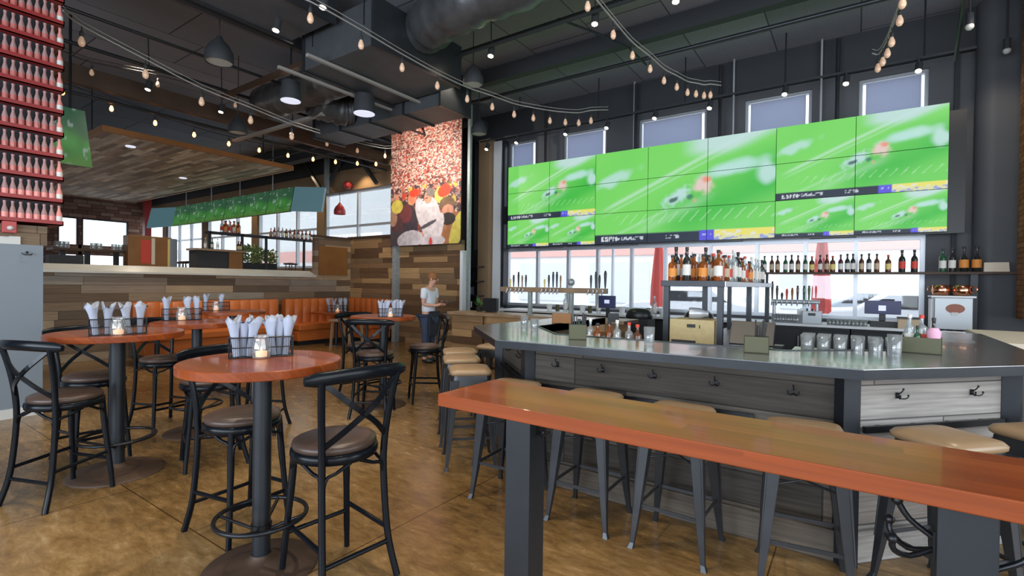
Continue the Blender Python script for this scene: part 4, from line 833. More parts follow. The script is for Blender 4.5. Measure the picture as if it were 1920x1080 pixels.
# register, machines and glass racks on it
t = thing('cash_register', 'dark blue cash register screen on the right of the back counter', 'register', (on_back(1654), 9.3, .9))
obj('stand', MB().box((-.15, -.1, 0), (.2, .15, .09)).box((-.04, .0, .09), (.04, .04, .2)), 'plastic_black', t, .004); sn = obj('screen', MB().box((-.22, -.05, .19), (.22, -.01, .39)), 'plastic_blue', t, .006); obj('display', MB().box((-.05, -.055, .24), (.04, -.05, .32)), 'screen_white', sn)
t = thing('printer', 'beige receipt printer box below the dark blue register screen', 'printer', (on_back(1670) + .02, 9.12, .9)); obj('body', MB().box((.05, -.04, 0), (.3, .03, .14)), 'label_beige', t, .006); obj('tray', MB().box((.04, -.05, .14), (.31, .03, .17)), 'plastic_black', t)
t = thing('coffee_machine', 'small steel machine with a black slot on the back counter', 'machine', (on_back(1523), 9.25, .9)); obj('body', MB().box((-.13, -.1, 0), (.13, .1, .2)), 'machine', t, .006); obj('slot', MB().box((-.05, -.108, .13), (.05, -.1, .17)), 'plastic_black', t)
for i, x in enumerate((-.07, 0, .07)): obj('knob', MB().lathe([(.012, 0), (.012, .04)], (x, 0, .2), 8), 'plastic_black', t)
o = obj('paper_towel_box', MB().box((-.06, -.08, 0), (.06, .08, .22)), 'white_paint', None, .004, (on_back(1503), 9.3, .9)); tag(o, 'white box standing left of the small steel machine', 'box')
gm = MB().lathe([(.03, 0), (.033, .005), (.036, .09), (.034, .09), (.031, .008), (.0001, .008)], n=14, cap=False).mesh('glass'); gm.materials.append(M['clear_glass'])
for i in range(10):
    for j in range(3):
        x = on_back(1556 + i * 7.2); put(gm, 'drinking_glass', (x, 9.12 + j * .09, .9), 'clear glass, %s from left in %s row right of the steel machine' % (ORD[i], ORD[j]), 'glass', 'clear glasses on the back counter')
for i in range(9):
    x = on_back(1455 + i * 5) - .0; put(gm, 'drinking_glass', (x, 9.15, .9), 'clear glass, %s from left beneath the coloured tap handles' % ORD[i], 'glass', 'clear glasses beneath the right taps', s=1.5)
# right draft tower
def handle_mesh(col, h, w_=.018, top='ball'):
    m = MB().lathe([(.006, 0), (.012, .02), (w_ * .7, .05), (w_, h * .6), (w_ * 1.1, h * .85), (w_ * .5, h)], n=10, sx=1, sy=.7)
    if top == 'ball': m.ball((0, 0, h), w_ * .9, 8)
    me = m.mesh('tap_handle'); me.materials.append(M[col]); return me
def faucet():
    m = MB().tube([(0, 0, -.02), (0, -.05, -.02), (0, -.065, -.06)], .011, 6).lathe([(.014, -.02), (.01, .02)], (0, -.03, 0), 8)
    me = m.mesh('faucet'); me.materials.append(M['alu']); return me
FA = faucet()
t = thing('draft_tower', 'chrome draft tower with many coloured tap handles before the right windows', 'beer tap', (on_back(1450), 9.2, .9)); X0 = on_back(1450)
obj('pipe', MB().tube([(-.02, 0, .34), (.66, 0, .34)], .035, 12).tube([(.02, 0, 0), (.02, 0, .34)], .025, 10).tube([(.62, 0, 0), (.62, 0, .34)], .025, 10), 'alu', t)
for px, top, c in ((1449, 528, 'plastic_black'), (1458, 536, 'plastic_black'), (1467, 553, 'plastic_black'), (1476, 542, 'label_red'), (1486, 540, 'tile_wood'), (1496, 536, 'brown_glass'), (1508, 536, 'green_glass'), (1517, 536, 'leaf')):
    x = on_back(px) - X0; h = max(.1, PY(px, top, 9.2).z - 1.28); f = bpy.data.objects.new('faucet', FA); C.objects.link(f); f.parent = t; f.location = (x, -.03, .34)
    q = bpy.data.objects.new('tap_handle', handle_mesh(c, h)); C.objects.link(q); q.parent = t; q.location = (x, -.03, .37)
# left draft tower on the host counter
t = thing('draft_tower', 'wooden beam draft tower on brass posts with black tap handles, left bar end', 'beer tap', (-4.95, 7.0, .961)); bz = PY(1040, 544, 7.0).z - .961
xl, xr = PY(943, 545, 7.0).x + 4.95, PY(1137, 545, 7.0).x + 4.95
obj('beam', MB().box((xl, -.07, bz - .04), (xr, .07, bz + .04)), 'booth_wood', t, .006)
for px in (994, 1071): x = PY(px, 570, 7.0).x + 4.95; obj('post', MB().lathe([(.07, 0), (.07, .01), (.04, .02), (.04, bz - .03)], (x, 0, 0), 16), 'galvanised', t)
HB = [handle_mesh('plastic_black', .19), handle_mesh('steel_dark', .24), handle_mesh('tile_wood', .2, .014, 'x'), handle_mesh('label_yellow', .14, .016, 'x'), handle_mesh('plastic_black', .27, .022, 'x')]
for px, k in ((957, 3), (963, 0), (972, 1), (979, 2), (986, 0), (1021, 3), (1029, 0), (1037, 1), (1044, 1), (1051, 2), (1108, 0), (1117, 1), (1124, 0), (1139, 4)):
    x = min(xr - .02, PY(px, 540, 7.0).x + 4.95); f = bpy.data.objects.new('faucet', FA); C.objects.link(f); f.parent = t; f.location = (x, -.06, bz); q = bpy.data.objects.new('tap_handle', HB[k]); C.objects.link(q); q.parent = t; q.location = (x, 0, bz + .04)
obj('round_handle', MB().ball((PY(1071, 528, 7.0).x + 4.95, 0, bz + .13), .06, 12).lathe([(.02, .04), (.02, .08)], (PY(1071, 528, 7.0).x + 4.95, 0, bz), 8), 'machine', t)
# grey machine with copper mugs
mx = PY(1785, 600, 9.15).x; t = thing('drink_machine', 'grey box machine with an oval brown badge on the right back counter', 'machine', (mx, 9.2, .9))
obj('body', MB().box((-.2, -.14, .02), (.2, .2, .46)), 'machine', t, .008); obj('lid', MB().box((-.24, -.17, .46), (.23, .22, .485)), 'white_paint', t, .003); obj('side_panel', MB().box((-.235, -.1, .03), (-.2, .18, .44)), 'white_paint', t)
ov = MB(); ov.tube([(0, -.141, .3), (0, -.149, .3)], .001, 4)
V = []; 
for a in range(24): V.append((.02 + .1 * math.cos(2 * math.pi * a / 24), -.148, .31 + .065 * math.sin(2 * math.pi * a / 24)))
ov = MB().add(V + [(x, -.14, z) for x, y, z in V], [list(range(24))] + [(i, (i + 1) % 24, 24 + (i + 1) % 24, 24 + i) for i in range(24)]); obj('badge', ov, 'logo_brown', t); obj('badge_shield', MB().box((-.02, -.152, .22), (.05, -.148, .26)), 'ivory', t)
for x in (-.1, 0, .1): obj('foot', MB().box((x, -.1, 0), (x + .04, .1, .02)), 'plastic_black', t)
def mug(loc, label, rz):
    t = thing('copper_mug', label, 'mug', loc, rz, 'copper mugs'); t.scale = (1.5, 1.5, 1.45); obj('cup', MB().lathe([(.045, 0), (.062, .01), (.07, .05), (.062, .1), (.058, .1), (.062, .05), (.0001, .012)], n=20, cap=False), 'copper', t)
    obj('handle', MB().tube(smooth_path([(.062, 0, .085), (.1, 0, .08), (.105, 0, .05), (.068, 0, .03)], 4), .006, 6), 'copper', t)
mug((mx - .12, 9.18, 1.386), 'left shiny copper mug on top of the grey machine', 2.6); mug((mx + .1, 9.15, 1.386), 'right shiny copper mug on top of the grey machine', -.5)
# ---- clutter on the back counter, left half
cupm = MB().lathe([(.03, 0), (.045, .1), (.043, .1), (.028, .004), (.0001, .004)], n=12, cap=False).mesh('paper_cup'); cupm.materials.append(M['white_paint'])
canm = MB().lathe([(.033, 0), (.035, .01), (.035, .11), (.028, .12)], n=12).mesh('canister'); canm.materials.append(M['box_olive'])
for i, px in enumerate((1032, 1045, 1062, 1092, 1108, 1122, 1168, 1215, 1228, 1242)):
    put([cupm, canm, BM[2]][i % 3], ['paper_cup', 'canister', 'bottle'][i % 3], (PY(px, 600, 9.25).x, 9.2 + .05 * (i % 2), .9), '%s on the back counter, %s item from left beyond the taps' % (['white cup', 'olive canister', 'clear bottle'][i % 3], ORD[i]), ['cup', 'canister', 'bottle'][i % 3], None, 0, 1.5 if i % 3 == 0 else 1.2)
# bottles in the wells behind the bar front
q = thing('bottle_well', 'steel bottle well inside the bar, left of the steel rack', 'well', (-1.9, 3.72, 0)); obj('tray', MB().box((-.1, -.05, .9), (.55, .2, .93)), 'alu', q); obj('leg', MB().box((-.08, 0, 0), (-.04, .04, .9)), 'alu', q); obj('leg', MB().box((.46, 0, 0), (.5, .04, .9)), 'alu', q)
for i in range(7):
    k = [5, 2, 6, 0, 2, 7, 3][i]; put(BM[k], 'well_bottle', (-1.92 + .085 * i, 3.79 + .04 * (i % 2), .931), '%s in the well left of the rack, %s from left' % (KN[k], ORD[i]), 'bottle', 'bottles in the well behind the bar front', i, .85)
# ---- things on the bar counter
def gp(px, py, z=1.07): return G(px, py, z)
def tumbler(px, py, lb, h=.12): p = gp(px, py); return put(MB().lathe([(.03, 0), (.033, .004), (.037, h), (.035, h), (.03, .012), (.0001, .012)], n=18, cap=False).mesh('glass'), 'drinking_glass', (p.x, p.y, 1.071), lb, 'glass', 'single glasses on the bar counter')
for a in (tumbler(983, 612, 'small jar glass on the left end of the bar, left one', .1), tumbler(1002, 619, 'small jar glass on the left end of the bar, right one', .1), tumbler(1217, 646, 'clear glass on the bar left of the steel bottle rack', .12), tumbler(1677, 668, 'clear water glass on the bar beside the olive bottle box', .13)): a.data.materials.append(M['clear_glass'])
def stir_box(px, py, lb, w_=.13, d=.1, h=.11, items=(), mt='box_olive'):
    p = gp(px, py); t = thing('condiment_box', lb, 'box', (p.x, p.y, 1.071), va(p.x, p.y)); m = MB().box((-w_ / 2, -d / 2, 0), (w_ / 2, d / 2, .006))
    for a, b, c_, d_ in ((-w_ / 2, -d / 2, w_ / 2, -d / 2 + .005), (-w_ / 2, d / 2 - .005, w_ / 2, d / 2), (-w_ / 2, -d / 2, -w_ / 2 + .005, d / 2), (w_ / 2 - .005, -d / 2, w_ / 2, d / 2)): m.box((a, b, 0), (c_, d_, h))
    obj('tray', m, mt, t); return t, p
b1, p1 = stir_box(1083, 636, 'olive metal box full of black straws on the bar near the taps')
b2, p2 = stir_box(1418, 661, 'olive metal box with black stirrers on the bar right of the rack', .14, .1, .1)
b3, p3 = stir_box(1727, 661, 'wide olive box of bottles and garnish cups at the right of the bar', .2, .16, .1)
b4, p4_ = stir_box(1053, 606, 'brown wooden box beside the straws on the far side of the bar', .2, .1, .1, mt='tile_wood')
b5, p5_ = stir_box(1150, 603, 'small dark box of stirrers in front of the small blue screen', .12, .1, .09, mt='plastic_black')
sm = MB().tube([(0, 0, 0), (0, 0, .2)], .004, 5).mesh('straw'); sm.materials.append(M['plastic_black'])
for bx, p, nn, nm in ((b1, p1, 12, 'box near the taps'), (b2, p2, 9, 'box right of the rack')):
    m = MB()
    for k in range(nn):
        x = random.uniform(-.045, .045); y = random.uniform(-.03, .03); m.tube([(x, y, .01), (x * 1.5, y * 1.5, random.uniform(.15, .2))], .0045, 5)
    o = obj('straw_bundle', m, 'plastic_black', None, 0, (p.x, p.y, 1.079), va(p.x, p.y)); tag(o, 'bundle of black straws standing in the olive ' + nm, 'straws', None, 'stuff')
def local(p, x, y): a = va(p.x, p.y); return (p.x + x * math.cos(a) - y * math.sin(a), p.y + x * math.sin(a) + y * math.cos(a))
for i, (x, y, k, s_, lb) in enumerate([(-.06, .03, 2, .75, 'clear bottle standing left in the wide olive box'), (.0, .03, 7, .8, 'clear bottle with red label in the middle of the wide olive box'), (.06, .03, 4, .7, 'dark bottle standing right in the wide olive box'), (-.02, -.04, 5, .55, 'small green bottle at the front of the wide olive box')]):
    put(BM[k], 'bottle', (*local(p3, x, y), 1.078), lb, 'bottle', None, i, s_)
o = put(MB().lathe([(.02, 0), (.03, .03), (.034, .05), (.02, .06)], n=10).mesh('garnish_flower'), 'garnish_flower', (*local(p3, .06, -.04), 1.078), 'pink garnish bunch at the right corner of the wide olive box', 'garnish', None, 0, (1.1, 1.1, 2.6)); o.data.materials.append(M['pink_flower'])
# blue syrup bottle behind and stacked glasses on the inner ledge
q = gp(1692, 648); t = thing('syrup_bottle', 'tall clear pourer bottle half full of blue liquid at the bar', 'bottle', (q.x + .05, q.y + .25, .9)); obj('body', MB().lathe([(.045, .12), (.045, .2), (.03, .26), (.012, .3), (.012, .34)], n=14), 'bottle_clear', t); obj('liquid', MB().lathe([(.044, 0), (.044, .12)], n=14), 'blue_liquid', t)
obj('rest_shelf', MB().box((-.1, -.05, -.02), (.1, .15, 0)), 'steel_dark', t)
t = thing('glass_ledge', 'low steel ledge behind the bar counter holding upturned glasses', 'ledge', (.0, 4.02, 0)); obj('board', MB().box((-.36, -.12, 1.02), (.3, .16, 1.045)), 'alu', t); obj('leg', MB().box((-.3, 0, 0), (-.26, .04, 1.02)), 'alu', t); obj('leg', MB().box((.2, 0, 0), (.24, .04, 1.02)), 'alu', t)
for i in range(6):
    for j in range(3):
        put(gm, 'beer_glass', (-.27 + i * .095, 3.95 + j * .09, 1.046), 'upturned glass, %s from left in the %s row on the steel ledge' % (ORD[i], ORD[j]), 'glass', 'upturned glasses behind the bar', s=(1.1, 1.1, 1.2))
# items at the far left bar and host counter
t = thing('computer_monitor', 'black computer monitor seen from behind on the host counter', 'monitor', (PY(922, 580, 7.05).x, 7.05, .961)); obj('screen', MB().box((-.19, -.02, .02), (.13, .03, .25)), 'plastic_black', t, .006); obj('stand', MB().box((-.1, -.05, 0), (.06, .08, .02)), 'plastic_black', t)
t = thing('potted_plant', 'small leafy plant in a dark pot left of the computer monitor', 'plant', (PY(899, 578, 7.1).x, 7.1, .961)); obj('pot', MB().lathe([(.05, 0), (.065, .08)], n=14), 'plastic_black', t)
lf = MB()
for k in range(22):
    a = random.uniform(0, 6.28); e = random.uniform(.3, 1.3); d = Vector((math.cos(a) * math.cos(e), math.sin(a) * math.cos(e), math.sin(e))) * random.uniform(.1, .2); b = Vector((0, 0, .08)); s_ = d.cross(Vector((0, 0, 1))).normalized() * .025
    lf.add([b, b + d * .6 + s_, b + d, b + d * .6 - s_], [(0, 1, 2, 3)])
obj('foliage', lf, 'leaf', t)
t = thing('tablet_terminal', 'small blue lit terminal screen on a stand beyond the bar counter', 'terminal', (PY(1140, 575, 7.9).x, 7.9, 0)); obj('post', MB().box((-.03, -.02, 0), (.03, .02, 1.1)), 'plastic_black', t); sn = obj('screen', MB().box((-.15, -.06, 1.08), (.15, -.02, 1.29)), 'plastic_blue', t, .006); obj('display', MB().box((-.04, -.064, 1.16), (.05, -.06, 1.22)), 'screen_white', sn)
for i, px in enumerate((1198, 1310)):
    t = thing('office_printer', '%s rounded dark printer seen beyond the bar counter' % ('left' if i == 0 else 'right'), 'printer', (PY(px, 595, 8.3).x, 8.3, 0)); obj('body', MB().lathe([(.2, .9), (.21, .93), (.2, 1.02), (.15, 1.07), (.0001, 1.08)], n=24, sx=1.1, sy=.8), 'plastic_black', t); obj('stand', MB().box((-.22, -.18, 0), (.22, .18, .9)), 'wall_dark', t)
# shelving niche left of the bar windows
t = thing('wall_shelving', 'dark wall shelving with framed pictures between banner and bar windows', 'shelving', (-8.0, 9.4, 0))
for z in (.85, 1.15, 1.5, 1.85): obj('shelf', MB().box((-.25, -.15, z), (.6, .35, z + .03)), 'plastic_black', t)
obj('back_board', MB().box((-.25, .35, 0), (.6, .38, 2.3)), 'wall_dark', t)
for i, (x, z, w_, h, c) in enumerate(((-.1, 1.54, .14, .25, 'facade_white'), (.15, 1.19, .22, .18, 'panel_grey'), (.38, 1.19, .16, .2, 'plastic_blue'), (-.1, .89, .12, .16, 'white_paint'), (.3, .89, .2, .14, 'white_paint'))):
    q = thing('picture_frame', '%s small frame or card from the top of the dark wall shelving' % ORD[i], 'frame', (-8.0 + x, 9.3, z), 0); obj('border', MB().box((-w_ / 2, 0, 0), (w_ / 2, .03, h)), c, q); obj('print', MB().box((-w_ / 2 + .02, -.004, .02), (w_ / 2 - .02, 0, h - .02)), 'plastic_blue' if c != 'plastic_blue' else 'panel_grey', q)

# ================================================================ outside the windows
road = MB().box((-40, 10.1, -.2), (20, 60, -.05)); struct('ground_street', road, 'road')
fb = thing('street_building', 'pale pink building front seen through the windows across the street', 'building', (-10, 27, -.05))
obj('wall', MB().box((-40, 0, 0), (30, 6, 9)), 'facade_white', fb); obj('fascia_band', MB().box((-40, -.15, 3.2), (30, 0, 4.2)), 'facade_pink', fb)
for k in range(13): obj('shop_window', MB().box((-38 + 5 * k, -.1, .5), (-34.4 + 5 * k, 0, 2.8)), 'shade_cloth', fb)
for i, (px, Y) in enumerate(((1235, 13.2), (1541, 13.0), (648, 14.5), (705, 15))):
    p = PY(px, 500, Y); t = thing('patio_umbrella', 'closed red patio umbrella outside, %s' % ['left of the steel bottle rack', 'behind the row of wine bottles', 'seen above the plank wall, left one', 'seen above the plank wall beside the banner'][i], 'umbrella', (p.x, Y, -.05))
    obj('pole', MB().tube([(0, 0, 0), (0, 0, 3.0)], .025, 8), 'alu', t); m = MB(); n = 16; V = []; pr = [(.13, .95), (.17, 1.0), (.16, 1.5), (.12, 2.1), (.07, 2.7), (.02, 3.0)]
    for r, z in pr:
        for a in range(n): rr = r * (1 + .22 * (1 if a % 2 else -1)); V.append((rr * math.cos(2 * math.pi * a / n), rr * math.sin(2 * math.pi * a / n), z))
    m.add(V, [(j * n + a, j * n + (a + 1) % n, (j + 1) * n + (a + 1) % n, (j + 1) * n + a) for j in range(len(pr) - 1) for a in range(n)], True); obj('folded_canopy', m, 'umbrella_red', t)
def car(x, y, mt, lb, rz=0):
    t = thing('parked_car', lb, 'car', (x, y, -.05), rz); P = [(-2.2, .35), (-2.2, .8), (-1.9, .95), (-1.2, 1.0), (-.6, 1.42), (.9, 1.42), (1.5, 1.0), (2.15, .9), (2.2, .4)]
    m = MB(); n = len(P); m.add([(a, -.85, b) for a, b in P] + [(a, .85, b) for a, b in P], [list(range(n)), list(range(n, 2 * n))[::-1]] + [((i + 1) % n, i, n + i, n + (i + 1) % n) for i in range(n)]); obj('body', m, mt, t, .06)
    obj('side_window', MB().add([(-1.0, -.86, 1.02), (-.55, -.86, 1.35), (.85, -.86, 1.35), (1.3, -.86, 1.02)], [(0, 3, 2, 1)]), 'wall_dark', t)
    for a in (-1.35, 1.35): obj('wheel', MB().tube([(a, -.88, .33), (a, -.68, .33)], .33, 18), 'plastic_black', t)
car(-4.6, 17.5, 'car_white', 'white car parked outside behind the draft taps'); car(0.6, 20.5, 'car_grey', 'grey car parked outside behind the steel bottle rack'); car(1.2, 16.0, 'car_white', 'white car parked outside behind the right windows')
tw = thing('street_lamp', 'slim grey lamp post outside the left bar window', 'lamp post', (-6.0, 14, -.05)); obj('pole', MB().tube([(0, 0, 0), (0, 0, 5)], .05, 8), 'alu', tw); obj('lantern', MB().lathe([(.06, 0), (.16, .1), (.12, .3)], (0, 0, 5), 12), 'alu', tw)

# ================================================================ under the ceiling
def beam(name, a, b, w_, h, mt, label, cat='beam', group=None):
    """box bar from a to b; a thing of its own"""
    a, b = Vector(a), Vector(b); o = obj(name, MB().tube([Vector((0, 0, 0)), b - a], 1, sec=(w_, h), up=(0, 0, 1)), mt, None, 0, a); return tag(o, label, cat, group)
def pipe(name, pts, r, mt, label, cat='pipe', group=None):
    a = Vector(pts[0]); o = obj(name, MB().tube([Vector(p) - a for p in pts], r, 8), mt, None, 0, a); return tag(o, label, cat, group)
beam('ceiling_beam', (-9.3, 7.62, 5.42), (5.8, 7.62, 5.42), .16, .26, 'wall_dark', 'thick black beam under the ceiling running above the video wall')
beam('ceiling_beam', (-5.6, 4.3, 5.5), (5.8, 4.3, 5.5), .1, .18, 'wall_dark', 'thin black beam crossing the middle of the grey ceiling')
beam('ceiling_beam', (-10.5, -1, 4.78), (-10.5, 9.7, 4.78), .12, .3, 'rust_steel', 'rust brown beam running back along the edge of the board canopy')
beam('ceiling_beam', (-9.6, 4.5, 4.82), (-6.6, 4.5, 4.82), .07, .07, 'rust_steel', 'short rusty angle bar hung at the left end of the big duct')
beam('ceiling_beam', (-11.2, 5.5, 4.5), (-8.0, 5.5, 4.5), .08, .05, 'cord', 'pale strut bar over the lounge near the white round lamp')
beam('ceiling_beam', (-7.5, 1, 5.3), (-7.5, 9.7, 5.3), .1, .2, 'wall_dark', 'black beam running back above the bottle pillar')
beam('ceiling_beam', (-28, 8.9, 5.35), (-7.2, 8.9, 5.35), .3, .45, 'wall_dark', 'deep black beam above the crowd banner and lounge windows')
pipe('sprinkler_pipe', [(-7, 8.0, 5.2), (5.8, 8.0, 5.2)], .035, 'gunmetal', 'grey sprinkler pipe just below the thick black beam')
pipe('sprinkler_pipe', [(-6.2, 6.3, 5.28), (5.8, 6.3, 5.28)], .022, 'steel_dark', 'thin dark conduit parallel to the black lamp track')
pipe('sprinkler_pipe', [(-3.6, 6.3, 5.3), (-3.3, 7.0, 5.3), (-3.0, 7.5, 5.2), (-2.9, 8.0, 5.1)], .018, 'steel_dark', 'short bent conduit joining the beam in mid ceiling')
pipe('sprinkler_pipe', [(-11.0, .5, 4.62), (-11.0, 9.6, 4.62)], .03, 'gunmetal', 'grey pipe running beside the rust brown beam')
pipe('sprinkler_pipe', [(-9.6, .5, 4.95), (-9.6, 9.6, 4.95)], .03, 'steel_dark', 'dark pipe running back between rust beam and big duct')
pipe('sprinkler_pipe', [(1.05, 8.9, 4.55), (.9, 6.2, 5.5)], .022, 'gunmetal', 'slanting grey brace pipe at the upper right corner')
pipe('sprinkler_pipe', [(-8.3, 1.5, 4.9), (-8.3, 9.6, 4.9)], .025, 'gunmetal', 'thin grey pipe running back left of the big duct')
# ducts
def ductbox(a, b, mt, label):
    t = thing('air_duct', label, 'duct', a); d = Vector(b) - Vector(a); obj('duct_body', MB().box((0, 0, 0), d), mt, t, .01); fl = MB()
    n = max(1, int(abs(d.x) / .8))
    for k in range(n + 1): x = d.x * k / n; obj('flange', MB().box((x - .02, -.03, -.03), (x + .02, d.y + .03, d.z + .03)), 'gunmetal', t)
    for x in (.2, d.x - .2):
        for y in (-.0, d.y): obj('hanger_rod', MB().tube([(x, y, d.z * .5), (x, y, 5.6 - a[2])], .01, 5), 'black_metal', t)
    return t
ductbox((-6.8, 4.35, 4.6), (-5.25, 6.05, 5.2), 'duct', 'wide flat dark duct hanging in the middle of the ceiling')
d2 = ductbox((-9.2, 6.12, 4.42), (-5.7, 6.85, 5.05), 'duct', 'long dark duct just before the crowd banner')
for y0 in (4.7, 5.4): beam('duct_strut', (-6.9 + (y0 - 4.7), 4.0, 4.55), (-6.9 + (y0 - 4.7), 6.4, 4.55), .05, .04, 'cord', 'pale strut under the wide flat duct, %s one' % ('left' if y0 < 5 else 'right'))
def flexduct(pts, r, label, mt='foil'):
    pts = smooth_path(pts, 10); a = pts[0]; m = MB(); m.tube([p - a for p in pts], [r * (1 + .06 * math.sin(i * 2.1) + .04 * math.sin(i * 5.3)) for i in range(len(pts))], 18)
    o = obj('flexible_duct', m, mt, None, 0, a); return tag(o, label, 'duct')
flexduct([(-5.2, 5.2, 5.1), (-4.4, 5.0, 5.1), (-3.2, 5.05, 5.15), (-1.5, 5.0, 5.2), (.5, 5.1, 5.2)], .32, 'crumpled silvery flexible duct running right from the wide flat duct')
flexduct([(-9.6, 5.3, 4.95), (-8.6, 5.2, 4.85), (-7.6, 5.25, 4.88), (-6.9, 5.2, 4.9)], .3, 'crumpled flexible duct joining the left side of the wide flat duct')
flexduct([(-8.2, 5.4, 4.75), (-8.1, 5.9, 4.72), (-8.0, 6.12, 4.75)], .28, 'short wrinkled duct above the lounge, beside the round lamp')
ductbox((-6.9, 1.6, 5.0), (-5.9, 4.2, 5.5), 'duct', 'dark duct at the top of the picture left of the string lights')
def roundlamp(px, py, z, r, label):
    p = G(px, py, z); t = thing('round_ceiling_lamp', label, 'lamp', p, 0, 'round ceiling lamps'); obj('housing', MB().lathe([(r * 1.02, .0), (r * 1.05, .05), (r * .9, 5.6 - z if z > 5 else .3)], n=24), 'wall_dark', t); obj('diffuser', MB().lathe([(r, -.006), (r, .0)], n=24), 'diffuser', t)
    obj('hanger_rod', MB().tube([(0, 0, .25), (0, 0, 5.6 - z)], .012, 6), 'black_metal', t)
roundlamp(545, 189, 4.35, .15, 'round white ceiling lamp beside the rusty strut, left one'); roundlamp(683, 213, 4.25, .17, 'round white ceiling lamp under the long dark duct, right one')
def pendant(px, py, D, s, label, col='wall_dark', nm='bell_pendant'):
    p = PD(px, py, D); t = thing(nm, label, 'lamp', p, 0, 'black bell pendants' if nm == 'bell_pendant' else None)
    obj('lamp_shade', MB().lathe([(.19 * s, 0), (.205 * s, .03 * s), (.2 * s, .16 * s), (.14 * s, .28 * s), (.06 * s, .36 * s), (.03 * s, .42 * s)], n=28, cap=False).lathe([(.0001, .41 * s), (.03 * s, .42 * s)], n=28, cap=False), col, t)
    obj('diffuser', MB().lathe([(.0001, .015), (.185 * s, .015)], n=28, cap=False), 'diffuser', t).data.materials[0] = M['steel_cap'] if nm == 'bell_pendant' else M['label_red']
    obj('cord', MB().tube([(0, 0, .41 * s), (0, 0, 5.6 - p.z)], .008, 5), 'cord_dark', t); return t
pendant(411, 118, 7.2, .92, 'large black bell pendant lamp left of the ducts'); pendant(887, 160, 8.2, .82, 'black bell pendant lamp right of the flat duct, above the banner edge'); pendant(898, 252, 9.6, .75, 'small black bell pendant lamp right of the crowd banner'); pendant(446, 250, 9.2, .8, 'black bell pendant lamp low above the board canopy edge')
pendant(637, 402, 14.3, .8, 'small red pendant lamp in front of the lounge windows', 'red_box', 'red_pendant')
p = PY(652, 347, 9.7); t = thing('alarm_bell', 'small red alarm device on the tan wall above the lounge windows', 'alarm', p); obj('bell', MB().ball((0, 0, 0), .13, 12), 'red_box', t); obj('mount', MB().box((-.03, 0, -.03), (.03, .2, .03)), 'red_box', t)
# lamp tracks with spotlight heads
def track(a, b, label): 
    o = beam('lamp_track', a, b, .035, .03, 'wall_dark', label, 'track'); return o
track((-7.3, 9.2, 4.78), (1.3, 9.2, 4.78), 'black lamp track along the top of the window wall'); track((-5.9, 6.0, 5.05), (2.0, 6.0, 5.05), 'black lamp track hanging under the grey ceiling'); track((-14.5, 7.7, 4.9), (-7.6, 7.7, 4.9), 'black lamp track near the crowd banner top')
for i, x in enumerate([-6.2, -4.3, -2.6, -1.0, .75]): pipe('hanger_rod', [(x, 9.2, 4.79), (x, 9.2, 5.6)], .012, 'gunmetal', 'thin rod holding the window wall lamp track, %s from the left' % ORD[i], 'rod', 'track hanger rods')
for i, x in enumerate([-5.5, -2.5, .5]): pipe('hanger_rod', [(x, 6.0, 5.06), (x, 6.0, 5.6)], .01, 'black_metal', 'thin rod holding the ceiling lamp track, %s from the left' % ORD[i], 'rod', 'track hanger rods')
for i, px in enumerate([1190, 1376, 1540]):
    x = PY(px, 150, 9.75).x; pipe('conduit', [(x, 9.75, 3.0), (x, 9.75, 5.6)], .018, 'alu', 'thin vertical conduit on the window wall, %s from the left' % ORD[i], 'pipe', 'conduits between the windows')
def spothead(p, top, label, tgt=(0, 0, -1), s=1.0):
    t = thing('track_spotlight', label, 'spotlight', p, 0, 'lit track spotlights'); d = Vector(tgt).normalized()
    obj('housing', MB().tube([-d * .14 * s, d * 0], .045 * s, 14), 'wall_dark', t); obj('lens', MB().tube([d * .001, d * .006], .036 * s, 14), 'lamp_white', t); obj('stem', MB().tube([-d * .1 * s, Vector((0, 0, max(.12, top - p.z)))], .01, 6), 'wall_dark', t); return t
for i, (px, py) in enumerate([(912, 280), (968, 268), (1060, 252), (1137, 240), (1227, 222), (1330, 203), (1471, 177), (1586, 157), (1722, 133)]):
    p = PY(px, py, 9.15); spothead(p, 4.78, 'lit track spotlight on the window wall, %s from the left' % ORD[i], (-.1, -.5, -1))
for px, py, z, lb in ((605, 14, 4.8, 'lit spotlight at the top of the picture beside the string light end'), (517, 57, 4.8, 'lit spotlight left of the dark duct at the picture top'), (277, 168, 4.7, 'lit spotlight above the board canopy, left of two'), (414, 210, 4.7, 'lit spotlight above the board canopy, right of two'), (547, 251, 4.6, 'lit spotlight beside the pale strut over the lounge'),
                      (920, 105, 4.95, 'lit spotlight above the black bell pendant right of the duct'), (1115, 45, 4.95, 'lit spotlight in the upper middle of the grey ceiling'), (1267, 3, 4.95, 'lit spotlight cut by the top edge of the picture'), (709, 254, 4.7, 'lit spotlight just left of the crowd banner top'), (1820, 0, 4.9, 'unseen spotlight')):
    if py == 0: continue
    spothead(G(px, py, z), 5.6, lb, (.05, -.25, -1), 1.1)
for px, py, lb in ((1888, 95, 'small white lamp head hanging in front of the right pillar'), (1818, 50, 'small dark lamp head at the upper right corner')):
    p = G(px, py, 4.7); t = thing('spot_lamp', lb, 'spotlight', p); obj('housing', MB().tube([(0, 0, .16), (0, 0, .02)], .04, 12), 'wall_dark', t); obj('lens', MB().ball((0, 0, 0), .045, 10), 'ivory', t); obj('stem', MB().tube([(0, 0, .15), (0, 0, 5.6 - p.z)], .012, 6), 'wall_dark', t)
